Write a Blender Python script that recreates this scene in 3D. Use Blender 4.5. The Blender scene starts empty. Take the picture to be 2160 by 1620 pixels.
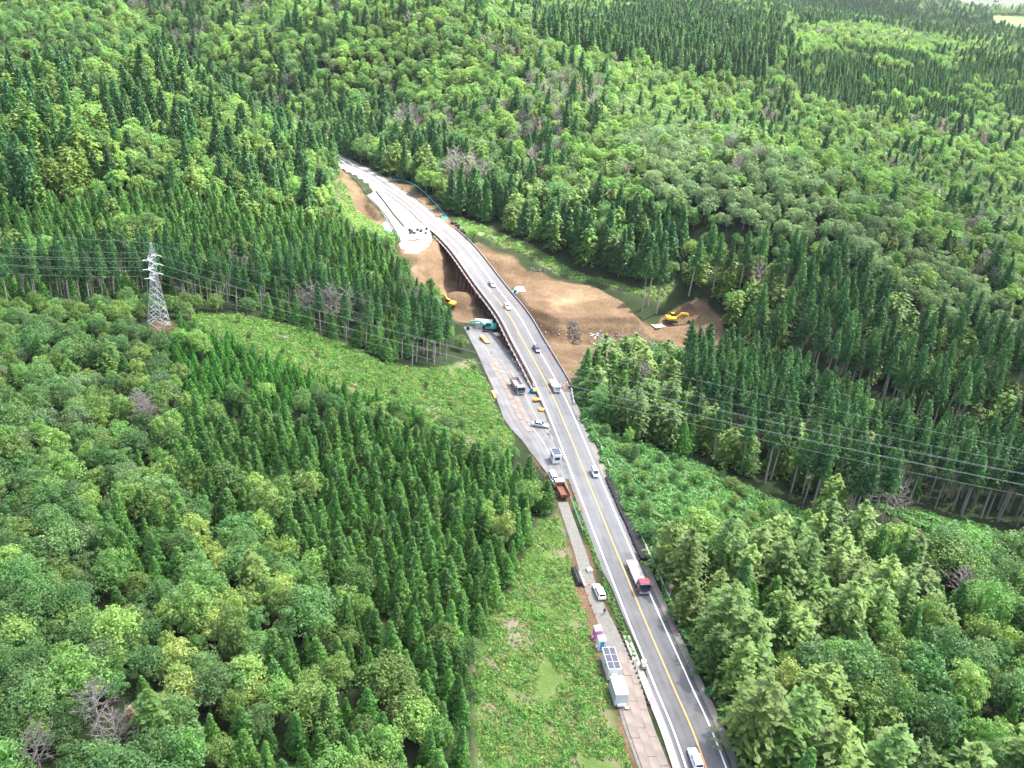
import bpy, bmesh, math, random
import numpy as np
from mathutils import Vector, Matrix, Euler

# ---------------------------------------------------------------- camera, sky, sun, exposure
SC = bpy.context.scene
ROOT = SC.collection
CAM_H, PITCH, ROLL, FPX = 124.0, math.radians(27.72), math.radians(5.65), 1922.0      # drone height, tilt, roll, focal length for a 2160 px wide frame
_f = Vector((0, math.cos(PITCH), -math.sin(PITCH))); _u = Vector((0, math.sin(PITCH), math.cos(PITCH))); _r = Vector((1, 0, 0))
CR = _r*math.cos(ROLL)+_u*math.sin(ROLL); CU = _u*math.cos(ROLL)-_r*math.sin(ROLL); CF = _f
cd = bpy.data.cameras.new("camera"); cam = bpy.data.objects.new("camera", cd); ROOT.objects.link(cam)
cam.rotation_euler = Matrix((CR, CU, -CF)).transposed().to_euler(); cam.location = (0, 0, CAM_H)
cd.sensor_width = 36.0; cd.lens = 36.0*FPX/2160; cd.clip_start = 1.0; cd.clip_end = 20000.0
SC.camera = cam

SUN_EL = math.radians(61.0); SUN_AZ = math.radians(56.0)     # azimuth from +Y (away from the camera) towards +X (right)
SUN_DIR = Vector((math.sin(SUN_AZ)*math.cos(SUN_EL), math.cos(SUN_AZ)*math.cos(SUN_EL), math.sin(SUN_EL)))
world = bpy.data.worlds.new("World"); SC.world = world; world.use_nodes = True
wn = world.node_tree.nodes; wl = world.node_tree.links
bg = wn["Background"]; sky = wn.new("ShaderNodeTexSky"); sky.sky_type = 'NISHITA'; sky.sun_disc = False
sky.sun_elevation = SUN_EL; sky.sun_rotation = SUN_AZ; sky.altitude = 200.0
sky.air_density = 0.8; sky.dust_density = 6.0; sky.ozone_density = 1.0
wl.new(sky.outputs[0], bg.inputs[0]); bg.inputs[1].default_value = 0.15
sd = bpy.data.lights.new("sun", 'SUN'); sd.energy = 3.6; sd.angle = math.radians(0.5); sd.color = (1.0, 0.95, 0.87)
sun = bpy.data.objects.new("sun", sd); ROOT.objects.link(sun)
sun.rotation_euler = SUN_DIR.to_track_quat('Z', 'Y').to_euler(); sun.location = (200, 100, 600)
SC.view_settings.view_transform = 'Standard'; SC.view_settings.look = 'None'
SC.view_settings.exposure = 2.22; SC.view_settings.gamma = 1.0; SC.view_settings.use_curve_mapping = False
SC.render.engine = 'CYCLES'
cy = SC.cycles
cy.use_denoising = True
try: cy.denoiser = 'OPENIMAGEDENOISE'
except Exception: pass
cy.max_bounces = 5; cy.diffuse_bounces = 3; cy.glossy_bounces = 2; cy.transmission_bounces = 3
cy.transparent_max_bounces = 8; cy.volume_bounces = 0
cy.caustics_reflective = False; cy.caustics_refractive = False

# ---------------------------------------------------------------- small helpers
rnd = random.Random(7)
RNG = np.random.default_rng(11)
def U(px, py, z=0.0):
    """point at height z that the drone sees at photo pixel (px, py)"""
    d = CR*((px-1080)/FPX)+CU*((810-py)/FPX)+CF
    t = (z-CAM_H)/min(d.z, -.01)
    return (d.x*t, d.y*t)
def proj(x, y, z):
    z = z-CAM_H; f = x*CF.x+y*CF.y+z*CF.z
    return 1080+FPX*(x*CR.x+y*CR.y+z*CR.z)/f, 810-FPX*(x*CU.x+y*CU.y+z*CU.z)/f
def tag(o, label=None, cat=None, group=None, kind=None):
    if label: o["label"] = label
    if cat: o["category"] = cat
    if group: o["group"] = group
    if kind: o["kind"] = kind
    return o
def link(o, parent=None):
    ROOT.objects.link(o)
    if parent is not None: o.parent = parent
    return o
def empty(name, loc=(0,0,0), rz=0.0, label=None, cat=None, group=None):
    o = bpy.data.objects.new(name, None); o.location = loc; o.rotation_euler = (0,0,rz); o.empty_display_size = 0.2
    link(o); return tag(o, label, cat, group)
def copy_tree(o, parent=None):
    c = o.copy(); ROOT.objects.link(c); c.parent = parent
    for ch in o.children: copy_tree(ch, c)
    return c

class MB:
    """collects vertices and faces of one mesh object"""
    def __init__(s): s.v = []; s.f = []; s.m = []
    def add(s, vs, fs, m=0):
        b = len(s.v); s.v += [tuple(v) for v in vs]; s.f += [tuple(b+i for i in f) for f in fs]; s.m += [m]*len(fs); return s
    def box(s, c, d, rz=0.0, m=0, taper=1.0, rx=0.0, ry=0.0):
        x, y, z = d[0]/2, d[1]/2, d[2]/2; t = taper
        vs = [(-x,-y,-z),(x,-y,-z),(x,y,-z),(-x,y,-z),(-x*t,-y*t,z),(x*t,-y*t,z),(x*t,y*t,z),(-x*t,y*t,z)]
        R = Euler((rx,ry,rz)).to_matrix(); c = Vector(c)
        return s.add([R@Vector(v)+c for v in vs], [(3,2,1,0),(4,5,6,7),(0,1,5,4),(1,2,6,5),(2,3,7,6),(3,0,4,7)], m)
    def tube(s, a, b, r0, r1=None, n=6, m=0, cap=True):
        r1 = r0 if r1 is None else r1
        a = Vector(a); b = Vector(b); d = (b-a)
        q = d.to_track_quat('Z','Y').to_matrix() if d.length > 1e-6 else Matrix.Identity(3)
        vs = []
        for P, r in ((a, r0), (b, r1)):
            for i in range(n):
                t = 2*math.pi*i/n; vs.append(P+q@Vector((r*math.cos(t), r*math.sin(t), 0)))
        fs = [(i, (i+1)%n, n+(i+1)%n, n+i) for i in range(n)]
        if cap: fs += [tuple(range(n))[::-1], tuple(range(n, 2*n))]
        return s.add(vs, fs, m)
    def prism(s, poly, x0, x1, m=0, axis='x', top=1.0):
        """polygon in the (y,z) plane pushed along x (axis 'x') or in (x,y) along z (axis 'z')"""
        n = len(poly)
        if axis == 'x': vs = [(x0,p[0],p[1]) for p in poly]+[(x1,p[0],p[1]) for p in poly]
        else: vs = [(p[0],p[1],x0) for p in poly]+[(p[0]*top,p[1]*top,x1) for p in poly]
        fs = [(i,(i+1)%n,n+(i+1)%n,n+i) for i in range(n)]+[tuple(range(n))[::-1], tuple(range(n,2*n))]
        return s.add(vs, fs, m)
    def mesh(s, name, mats, smooth=False):
        me = bpy.data.meshes.new(name); me.from_pydata(s.v, [], s.f)
        for mt in (mats if isinstance(mats, (list, tuple)) else [mats]): me.materials.append(mt)
        if len(set(s.m)) > 1: me.polygons.foreach_set("material_index", s.m)
        bm = bmesh.new(); bm.from_mesh(me); bmesh.ops.recalc_face_normals(bm, faces=bm.faces); bm.to_mesh(me); bm.free()
        if smooth: me.polygons.foreach_set("use_smooth", [True]*len(me.polygons))
        me.update(); return me
    def build(s, name, mats, parent=None, smooth=False, bevel=0.0, loc=None, rz=None):
        o = bpy.data.objects.new(name, s.mesh(name, mats, smooth)); link(o, parent)
        if loc is not None: o.location = loc
        if rz is not None: o.rotation_euler[2] = rz
        if bevel > 0:
            bv = o.modifiers.new("bevel", 'BEVEL'); bv.width = bevel; bv.segments = 2; bv.limit_method = 'ANGLE'
        return o

# ---------------------------------------------------------------- materials
def mat(name, col, rough=0.7, metal=0.0, var=0.0, scale=1.0, bump=0.0, spec=0.4, rand=0.0, alpha=None):
    """Principled material with a little noise in value (var), fine relief (bump) and per-object variation (rand)"""
    m = bpy.data.materials.new(name); m.use_nodes = True; nt = m.node_tree; N = nt.nodes; L = nt.links
    b = N["Principled BSDF"]; b.inputs["Base Color"].default_value = (*col, 1); b.inputs["Roughness"].default_value = rough
    b.inputs["Metallic"].default_value = metal; b.inputs["Specular IOR Level"].default_value = spec
    if var or rand:
        src = None
        if var:
            tc = N.new("ShaderNodeTexCoord"); nz = N.new("ShaderNodeTexNoise"); nz.inputs["Scale"].default_value = scale
            nz.inputs["Detail"].default_value = 6; nz.inputs["Roughness"].default_value = 0.65
            L.new(tc.outputs["Object"], nz.inputs["Vector"])
            mr = N.new("ShaderNodeMapRange"); mr.inputs[1].default_value = 0.25; mr.inputs[2].default_value = 0.75
            mr.inputs[3].default_value = 1-var; mr.inputs[4].default_value = 1+var; L.new(nz.outputs[0], mr.inputs[0]); src = mr.outputs[0]
            if bump:
                bp = N.new("ShaderNodeBump"); bp.inputs["Strength"].default_value = bump; bp.inputs["Distance"].default_value = 0.1
                L.new(nz.outputs[0], bp.inputs["Height"]); L.new(bp.outputs[0], b.inputs["Normal"])
        if rand:
            oi = N.new("ShaderNodeObjectInfo"); mr2 = N.new("ShaderNodeMapRange"); mr2.inputs[3].default_value = 1-rand; mr2.inputs[4].default_value = 1+rand
            L.new(oi.outputs["Random"], mr2.inputs[0])
            if src is None: src = mr2.outputs[0]
            else:
                mm = N.new("ShaderNodeMath"); mm.operation = 'MULTIPLY'; L.new(src, mm.inputs[0]); L.new(mr2.outputs[0], mm.inputs[1]); src = mm.outputs[0]
        vm = N.new("ShaderNodeVectorMath"); vm.operation = 'SCALE'; vm.inputs[0].default_value = col
        L.new(src, vm.inputs["Scale"]); L.new(vm.outputs[0], b.inputs["Base Color"])
    return m

def leaf_mat(name, col, col2, rough=0.55, trans=0.85, spec=0.25, vs=0.12, clump=0.22):
    """foliage: per-tree hue/value from Object Info, leaf-clump value noise, part of the light passes through"""
    m = bpy.data.materials.new(name); m.use_nodes = True; nt = m.node_tree; N = nt.nodes; L = nt.links
    b = N["Principled BSDF"]; out = N["Material Output"]
    oi = N.new("ShaderNodeObjectInfo"); mx = N.new("ShaderNodeMix"); mx.data_type = 'RGBA'
    mx.inputs["A"].default_value = (*col, 1); mx.inputs["B"].default_value = (*col2, 1)
    L.new(oi.outputs["Random"], mx.inputs["Factor"])
    wn_ = N.new("ShaderNodeTexWhiteNoise"); wn_.noise_dimensions = '1D'; L.new(oi.outputs["Random"], wn_.inputs["W"])
    tc = N.new("ShaderNodeTexCoord"); nz = N.new("ShaderNodeTexNoise"); nz.inputs["Scale"].default_value = 1.1; nz.inputs["Detail"].default_value = 3
    L.new(tc.outputs["Object"], nz.inputs["Vector"])
    a = N.new("ShaderNodeMapRange"); a.inputs[3].default_value = 1-vs*1.6; a.inputs[4].default_value = 1+vs*1.6; L.new(wn_.outputs[0], a.inputs[0])
    c = N.new("ShaderNodeMapRange"); c.inputs[1].default_value = 0.3; c.inputs[2].default_value = 0.7; c.inputs[3].default_value = 1-clump; c.inputs[4].default_value = 1+clump; L.new(nz.outputs[0], c.inputs[0])
    mu = N.new("ShaderNodeMath"); mu.operation = 'MULTIPLY'; L.new(a.outputs[0], mu.inputs[0]); L.new(c.outputs[0], mu.inputs[1])
    vm = N.new("ShaderNodeVectorMath"); vm.operation = 'SCALE'; L.new(mx.outputs["Result"], vm.inputs[0]); L.new(mu.outputs[0], vm.inputs["Scale"])
    L.new(vm.outputs[0], b.inputs["Base Color"]); b.inputs["Roughness"].default_value = rough; b.inputs["Specular IOR Level"].default_value = spec
    tr = N.new("ShaderNodeBsdfTranslucent")
    t2 = N.new("ShaderNodeVectorMath"); t2.operation = 'MULTIPLY'; t2.inputs[1].default_value = (trans*1.0, trans, trans*.6); L.new(vm.outputs[0], t2.inputs[0]); L.new(t2.outputs[0], tr.inputs[0])
    ms = N.new("ShaderNodeAddShader")                     # a leaf reflects about as much as it lets through
    L.new(b.outputs[0], ms.inputs[0]); L.new(tr.outputs[0], ms.inputs[1]); L.new(ms.outputs[0], out.inputs[0])
    return m
# ---------------------------------------------------------------- terrain
def poly_w(pts, z=0.0):
    return np.array([U(p[0], p[1], p[2] if len(p) > 2 else z) for p in pts])
def inside(P, poly):
    x, y = P[:,0], P[:,1]; r = np.zeros(len(P), bool); n = len(poly)
    for i in range(n):
        x1, y1 = poly[i]; x2, y2 = poly[(i+1)%n]
        c = ((y1 > y) != (y2 > y)); r ^= c & (x < (x2-x1)*(y-y1)/(y2-y1+1e-12)+x1)
    return r
def line_dist(P, line):
    """distance to a polyline and the parameter (index+fraction) of the nearest point"""
    best = np.full(len(P), 1e9); par = np.zeros(len(P))
    for i in range(len(line)-1):
        a = line[i][:2]; d = line[i+1][:2]-a; L2 = float(d@d)+1e-9
        t = np.clip(((P-a)@d)/L2, 0, 1); q = a+t[:,None]*d; dd = np.hypot(*(P-q).T)
        k = dd < best; best[k] = dd[k]; par[k] = i+t[k]
    return best, par
def sdist(P, poly):
    """signed distance: negative inside"""
    d, _ = line_dist(P, np.vstack([poly, poly[:1]])); return np.where(inside(P, poly), -d, d)
def smooth(a, b, x):
    t = np.clip((x-a)/(b-a), 0, 1); return t*t*(3-2*t)
_G = np.random.default_rng(5).random((256,256))
def vnoise(x, y):
    xi = np.floor(x).astype(int); yi = np.floor(y).astype(int); fx = x-xi; fy = y-yi
    fx = fx*fx*(3-2*fx); fy = fy*fy*(3-2*fy); g = lambda a, b: _G[a & 255, b & 255]
    return (g(xi,yi)*(1-fx)+g(xi+1,yi)*fx)*(1-fy)+(g(xi,yi+1)*(1-fx)+g(xi+1,yi+1)*fx)*fy
def fbm(x, y, o=4):
    s = 0; a = 0.5
    for k in range(o): s = s+a*vnoise(x*2**k+17.3*k, y*2**k+5.1*k); a *= 0.5
    return s
def spline(pts, step=3.0):
    """Catmull-Rom through points, resampled"""
    p = np.array(pts, float); p = np.vstack([2*p[0]-p[1], p, 2*p[-1]-p[-2]]); out = []
    for i in range(1, len(p)-2):
        n = max(2, int(np.hypot(*(p[i+1]-p[i])[:2])/step))
        for k in range(n):
            t = k/n; out.append(0.5*((2*p[i])+(-p[i-1]+p[i+1])*t+(2*p[i-1]-5*p[i]+4*p[i+1]-p[i+2])*t*t+(-p[i-1]+3*p[i]-3*p[i+1]+p[i+2])*t**3))
    out.append(p[-2]); return np.array(out)

# centre line of the highway (photo pixels, all at z = 0), continued out of sight at both ends
HW = spline([(44.5,60)]+[U(*q) for q in [(1490,1620),(1417,1440),(1357,1300),(1283,1120),(1194,900),(1153,809),(1104,720),(1073,664),(1024,600),(964,520),(907,467),(864,429),(780,371),(735,349),(713,335)]]
            +[(-122,482),(-150,496),(-190,505),(-240,508),(-300,500)], 2.0)
_rows = np.array([proj(q[0], q[1], 0)[1] for q in HW]); _k = int(np.argmin(_rows))
def yr(row):
    """world y of the highway centre line at a photo row"""
    return float(np.interp(row, _rows[:_k][::-1], HW[:_k,1][::-1]))
BR0, BR1 = yr(812), yr(487)          # the bridge stands between these two y
# detour road of the building site, beside and below the bridge
DT = spline([(*U(1210,1010,0),0.0),(*U(1170,930,0),-0.05),(*U(1135,885,-.3),-.3),(*U(1095,810,-1.3),-1.3),(*U(1050,742,-3.2),-3.2),(*U(1022,705,-4.8),-4.8),(*U(1008,688,-5.6),-5.6)], 2.0)
# gravel track down beside the highway
TR = spline([(*U(1178,1035,0),0),(*U(1196,1085,.0),.0),(*U(1222,1160,.1),.1),(*U(1250,1250,.2),.2),(*U(1290,1340,.2),.2),(*U(1312,1400,.2),.2),(*U(1335,1500,.1),.1),(*U(1378,1620,0),0),(*U(1410,1720,0),0)], 2.0)

CP = [ # ground heights: photo pixel x, y, metres above the highway
 (1240,1400,1.2),(1100,1620,3.5),(1050,1400,5),(950,1620,8),(930,1300,7),(700,1620,12),(400,1620,15),(0,1620,18),(-500,1620,18),
 (1130,1150,2.0),(1000,1150,5),(700,1250,10),(300,1250,15),(0,1250,18),(-400,1200,20),
 (1060,950,0.8),(900,950,4),(600,950,9),(300,950,15),(0,950,18),(-400,900,20),
 (1000,800,-1),(900,820,3),(700,760,8),(500,720,13),(335,690,16),(100,680,17),(-300,680,18),
 (900,745,0),(700,690,5),(400,630,11),(0,620,12),(-300,620,14),
 (960,640,-7),(930,560,-6),(850,560,-2),(780,500,2),(600,500,6),(400,500,10),(0,500,13),(-300,480,16),
 (735,450,-3),(680,400,6),(500,370,18),(300,350,25),(0,340,30),(-300,330,34),
 (610,330,17),(450,255,31),(300,205,40),(0,175,45),(-300,160,46),
 (640,290,0),(560,268,0),(420,215,2),(250,160,10),(100,120,22),
 (300,80,44),(0,60,56),(-300,60,60),(600,130,28),(800,230,12),(900,130,38),(1000,30,60),(700,30,50),(1200,90,30),
 (770,320,1),(900,360,3),(1000,445,0),(950,330,10),(1050,250,24),(1150,400,10),(1300,340,23),(1500,390,29),(1700,440,27),(1900,540,18),(2080,640,9),(2300,760,2),
 (1200,565,-3),(1340,640,-6),(1480,690,-9),(1600,770,-12),(1850,880,-14),(2160,970,-16),(2400,1050,-17),
 (1720,335,0),(1950,430,-6),(2200,520,-10),(1450,255,12),
 (1700,200,24),(1900,120,38),(2150,190,22),(1450,120,38),(1300,200,28),(1100,200,30),(2400,150,20),
 (1750,45,5),(2000,45,-12),(2160,30,-22),(1500,10,18),(1200,-10,30),(600,-20,50),
 (1250,860,-2.0),(1400,960,-6),(1600,1060,-9),(1850,1120,-10),(2160,1180,-10),(1330,790,-6),(1500,860,-10),(1750,960,-13),
 (1310,1000,-.6),(1450,1250,-1),(1600,1620,-2),(1600,1400,-3),(1800,1300,-5),(2160,1400,-8),(2160,1620,-7),(2500,1500,-9),
 # building site
 (1125,805,-.6),(1075,750,-5.5),(1040,700,-9),(1000,660,-11),(965,610,-11.5),(945,580,-10.5),(928,545,-6),(912,515,-2),
 (1110,655,-10),(1180,705,-11),(1260,720,-11.5),(1330,705,-10.5),(1430,690,-9.5),(1500,715,-10),(1210,770,-7),(1190,800,-3),(1010,525,-2),(1080,555,-3.5),
]
_cp = np.array([(*U(a,b,c),c) for a,b,c in CP])
_hw = [(q[0],q[1],0.0) for q in HW[::8] if not BR0-6 < q[1] < BR1+6]
_far = [(x,y,10+18*math.sin(x*.004)*math.cos(y*.003)) for x in (-1800,-900,0) for y in (2200,3200)]+[(900,2400,-20),(2200,2400,-25),(900,3300,-25),(2200,3300,-25),(1400,1500,-10),(-1500,900,50),(-1500,0,20),(1500,300,0),(0,-400,0),(-800,-300,15),(800,-300,-10)]
CPW = np.vstack([_cp, np.array(_hw), np.array(_far)])
def _tps(r): return np.where(r > 0, r*r*np.log(r+1e-9), 0.0)
_S = 200.0
_X = CPW[:,:2]/_S; _n = len(_X)
_K = _tps(np.hypot(_X[:,None,0]-_X[None,:,0], _X[:,None,1]-_X[None,:,1]))+np.eye(_n)*2e-3
_P = np.hstack([np.ones((_n,1)), _X]); _A = np.block([[_K,_P],[_P.T,np.zeros((3,3))]])
_W = np.linalg.solve(_A, np.concatenate([CPW[:,2], np.zeros(3)]))
PLATEAU = poly_w([(1088,602),(1150,590),(1255,604),(1318,640),(1342,668),(1285,668),(1180,672),(1112,645)], -4.2)
HEAPC = np.array(U(972,622,-3)); HEAPC2 = np.array(U(1000,655,-5.5))
GORE = poly_w([(708,338),(735,352),(780,374),(864,434),(905,480),(914,508),(906,522),(880,538),(850,536),(840,505),(798,440),(743,385),(714,360)])
HWC = HW[::4]
def hw_dist(P):
    d, par = line_dist(P, HWC); return d, np.minimum(par*4, len(HW)-1)
def ground(P):
    P = np.asarray(P, float); z = np.empty(len(P))
    for i in range(0, len(P), 20000):
        q = P[i:i+20000]/_S; r = np.hypot(q[:,None,0]-_X[None,:,0], q[:,None,1]-_X[None,:,1])
        z[i:i+20000] = _tps(r)@_W[:_n]+_W[_n]+q@_W[_n+1:]
    far = smooth(2200, 4200, np.hypot(P[:,0], P[:,1])); z = z*(1-far)+(-20)*far
    z = np.clip(z, -40, 75)
    z += (fbm(P[:,0]/38, P[:,1]/38)-.47)*5.0*smooth(12, 60, hw_dist(P)[0])*.8
    # spoil bench and heap
    z = np.maximum(z, -4.2-np.maximum(0, sdist(P, PLATEAU))*.95)
    for c, top, k in ((HEAPC, -2.0, .6), (HEAPC2, -4.6, .6)):
        d = np.hypot(*(P-c).T); z = np.maximum(z, top-k*np.sqrt(d*d+4)+k*2)
    # roads are cut and filled into the land
    z = np.maximum(z, -.12-np.maximum(0, sdist(P, GORE)-.6)*.72)
    d, par = hw_dist(P); yy = np.interp(par, np.arange(len(HW)), HW[:,1])
    k = 1-smooth(6.2, 13, d); k = k*np.where((yy > BR0-1) & (yy < BR1+1), 0, 1); z = z*(1-k)+(-.18)*k
    z = np.where((yy > BR0-14) & (yy < BR1+14) & (d < 7), np.minimum(z, -.18), z)
    for L_, w in ((DT, 9.0), (TR, 2.6)):
        d, par = line_dist(P, L_); zz = np.interp(par, np.arange(len(L_)), L_[:,2]); k = 1-smooth(w, w+6, d); z = z*(1-k)+(zz-.16)*k
    return z
def gz(x, y): return float(ground(np.array([[x, y]]))[0])
def on(px, py, dz=0.0, it=12):
    """ground point seen at a photo pixel (ray met with the terrain, dz above it)"""
    z = 0.0
    for _ in range(it):
        x, y = U(px, py, z); z = .5*z+.5*(gz(x, y)+dz)
    return (*U(px, py, z), z)
def ray_ground(px, py, dz=0.0):
    """robust: march along the ray until it drops under the terrain (+dz)"""
    d = np.array(CR*((px-1080)/FPX)+CU*((810-py)/FPX)+CF)
    t = np.geomspace(80, 5000, 1000); Q = t[:,None]*d; Q[:,2] += CAM_H
    below = Q[:,2] < ground(Q[:,:2])+dz; i = int(np.argmax(below)) if below.any() else len(t)-1
    return Q[i]

def lines(segs):
    out = []
    for a, b, s in segs: out += list(np.arange(a, b, s))
    return np.array(out+[segs[-1][1]])
GX = lines([(-7000,-2200,400),(-2200,-800,50),(-800,-200,10),(-200,-75,4),(-75,100,.85),(100,260,4),(260,900,10),(900,2600,40),(2600,7000,400)])
GY = lines([(-2000,-200,150),(-200,60,20),(60,110,4),(110,225,1.8),(225,410,.85),(410,560,3),(560,1500,10),(1500,4000,40),(4000,8000,400)])
XX, YY = np.meshgrid(GX, GY); GP = np.column_stack([XX.ravel(), YY.ravel()]); GZ = ground(GP)

# ---- what covers the ground: bare earth, grass and scrub, forest floor (a mask per vertex, edges broken by noise)
def noisy(P, s=6.0, a=3.0): return P+np.column_stack([fbm(P[:,0]/s, P[:,1]/s)-.47, fbm(P[:,0]/s+91, P[:,1]/s+33)-.47])*2*a
DIRT = [poly_w(p) for p in [
  [(905,505,-1),(925,525,-3),(1010,515,-1.5),(1060,540,-3),(1130,570,-3.5),(1215,590,-3.5),(1290,625,-4.5),(1330,645,-5),(1360,668,-7),(1385,690,-9),(1395,680,-9.5),(1440,664,-9.5),(1480,668,-9.5),(1515,690,-10),(1535,730,-10),(1500,770,-10),(1400,760,-10),(1290,790,-8),(1240,800,-5),(1212,815,-2),(1190,830,-.4),(1120,840,0),(1085,790,-2),(1040,700,-8),(960,690,-8),(925,640,-9),(880,610,-7),(850,575,-5),(840,520,-1),(870,495,0)],
  [(712,362,0),(725,370,0),(790,440,-1),(830,490,-1),(815,495,-2),(760,450,-3),(735,425,-2),(712,390,-1)],
  [(820,375,0),(860,390,0),(925,440,0),(945,462,-.3),(975,490,-.5),(940,490,0),(880,440,0),(830,395,0)],
  [(1195,1140,.1),(1232,1140,.1),(1262,1240,.2),(1300,1330,.2),(1345,1440,.2),(1420,1640,0),(1430,1720,0),(1350,1720,0),(1330,1620,0),(1290,1480,.3),(1250,1360,.3),(1215,1250,.3)],
  [(1120,960,0),(1165,940,0),(1200,1000,0),(1205,1070,0),(1180,1080,0),(1150,1010,0)],
  [(318,675,15),(350,680,15),(372,700,15),(350,712,15),(320,705,15)]]]
def dirt_w(P):
    Q = noisy(P, 7, 2.2); w = np.zeros(len(P))
    for p in DIRT: w = np.maximum(w, 1-smooth(-.8, .8, sdist(Q, p)))
    return w
GRASS = [poly_w(p) for p in [
  [(950,470,-.4),(985,495,-1),(1060,530,-3),(1150,565,-3.5),(1240,590,-4),(1330,630,-6),(1400,650,-8),(1420,640,-8),(1330,612,-4),(1200,562,-2),(1060,505,-1),(975,460,0)],
  [(712,390,-1),(735,425,-2),(760,450,-2),(815,495,-2),(840,520,-2),(760,520,-3),(715,470,-3)],
  [(1140,1100,1),(1180,1080,.5),(1210,1160,.4),(1240,1300,.5),(1290,1480,.4),(1340,1640,.2),(1340,1750,0),(1000,1750,7),(1005,1500,6),(1015,1340,5.5),(1075,1245,4)],
  [(400,655,14),(520,665,11),(640,695,7),(800,772,4),(900,782,1),(1000,752,-2),(1020,790,-1),(1065,900,0),(1085,965,0),(990,940,3),(860,868,5),(700,812,8),(540,752,11),(430,700,14)],
  [(1200,835,0),(1245,900,-.5),(1330,930,-3),(1480,970,-6),(1640,1040,-8),(1720,1090,-9),(1850,1150,-10),(1500,1150,-3),(1340,1130,0),(1290,1030,0)],
  [(1150,740,-8),(1180,770,-6),(1225,800,-4),(1205,815,-2),(1150,760,-6)],
  [(1850,1060,-10),(2000,1080,-10),(2200,1130,-10),(2200,1160,-10),(2000,1140,-10)]]]
def grass_w(P):
    Q = noisy(P, 9, 2.5); w = np.zeros(len(P))
    for p in GRASS: w = np.maximum(w, 1-smooth(-1, 1, sdist(Q, p)))
    return w
FIELD = poly_w([(2085,30),(2170,32),(2230,60),(2230,100),(2125,88),(2092,66)], -18)
TOWNCLEAR = poly_w([(1985,-30),(2240,-40),(2240,26),(2120,28),(2060,24),(2005,12)], -22)
TOWN = poly_w([(1995,-30),(2240,-40),(2240,6),(2120,12),(2060,10),(2010,0)], -22)
near = (np.abs(GP[:,0]) < 450) & (GP[:,1] > 40) & (GP[:,1] < 800)
dw = np.zeros(len(GP)); dw[near] = dirt_w(GP[near]); gw = np.zeros(len(GP)); gw[near] = grass_w(GP[near])
fw = 1-smooth(-10, 10, sdist(GP, FIELD)); tw_ = 1-smooth(-10, 10, sdist(GP, TOWNCLEAR))
# rough relief on the bare earth: bench lines, ruts, clods
_q = GZ/3.2; _t = np.floor(_q); _fr = _q-_t; _tw = dw*(GZ < -.8)*(GZ > -12)*(sdist(GP, PLATEAU) > 1)*(GP[:,1] > BR0+30)
GZ = GZ*(1-.55*_tw)+((_t+smooth(.12,.88,_fr))*3.2)*.55*_tw
HAUL = [poly_w([(1440,690,-9.5),(1395,690,-9.2),(1350,672,-6),(1318,645,-4.4),(1260,625,-4.2),(1180,618,-4.2)]), poly_w([(1420,700,-9.8),(1340,716,-11),(1280,745,-10),(1225,765,-8)])]
for _h in HAUL:
    _d = line_dist(GP, _h)[0]; GZ -= dw*.28*(np.exp(-((_d-1.25)/.45)**2)-.5*np.exp(-(_d/.6)**2))
GZ += dw*((fbm(GP[:,0]/3, GP[:,1]/3)-.47)*.9+(fbm(GP[:,0]/1.2+40, GP[:,1]/1.2)-.47)*.35)*smooth(2.5, 6, np.minimum(hw_dist(GP)[0], np.minimum(line_dist(GP, DT)[0], line_dist(GP, TR)[0])))

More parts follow.
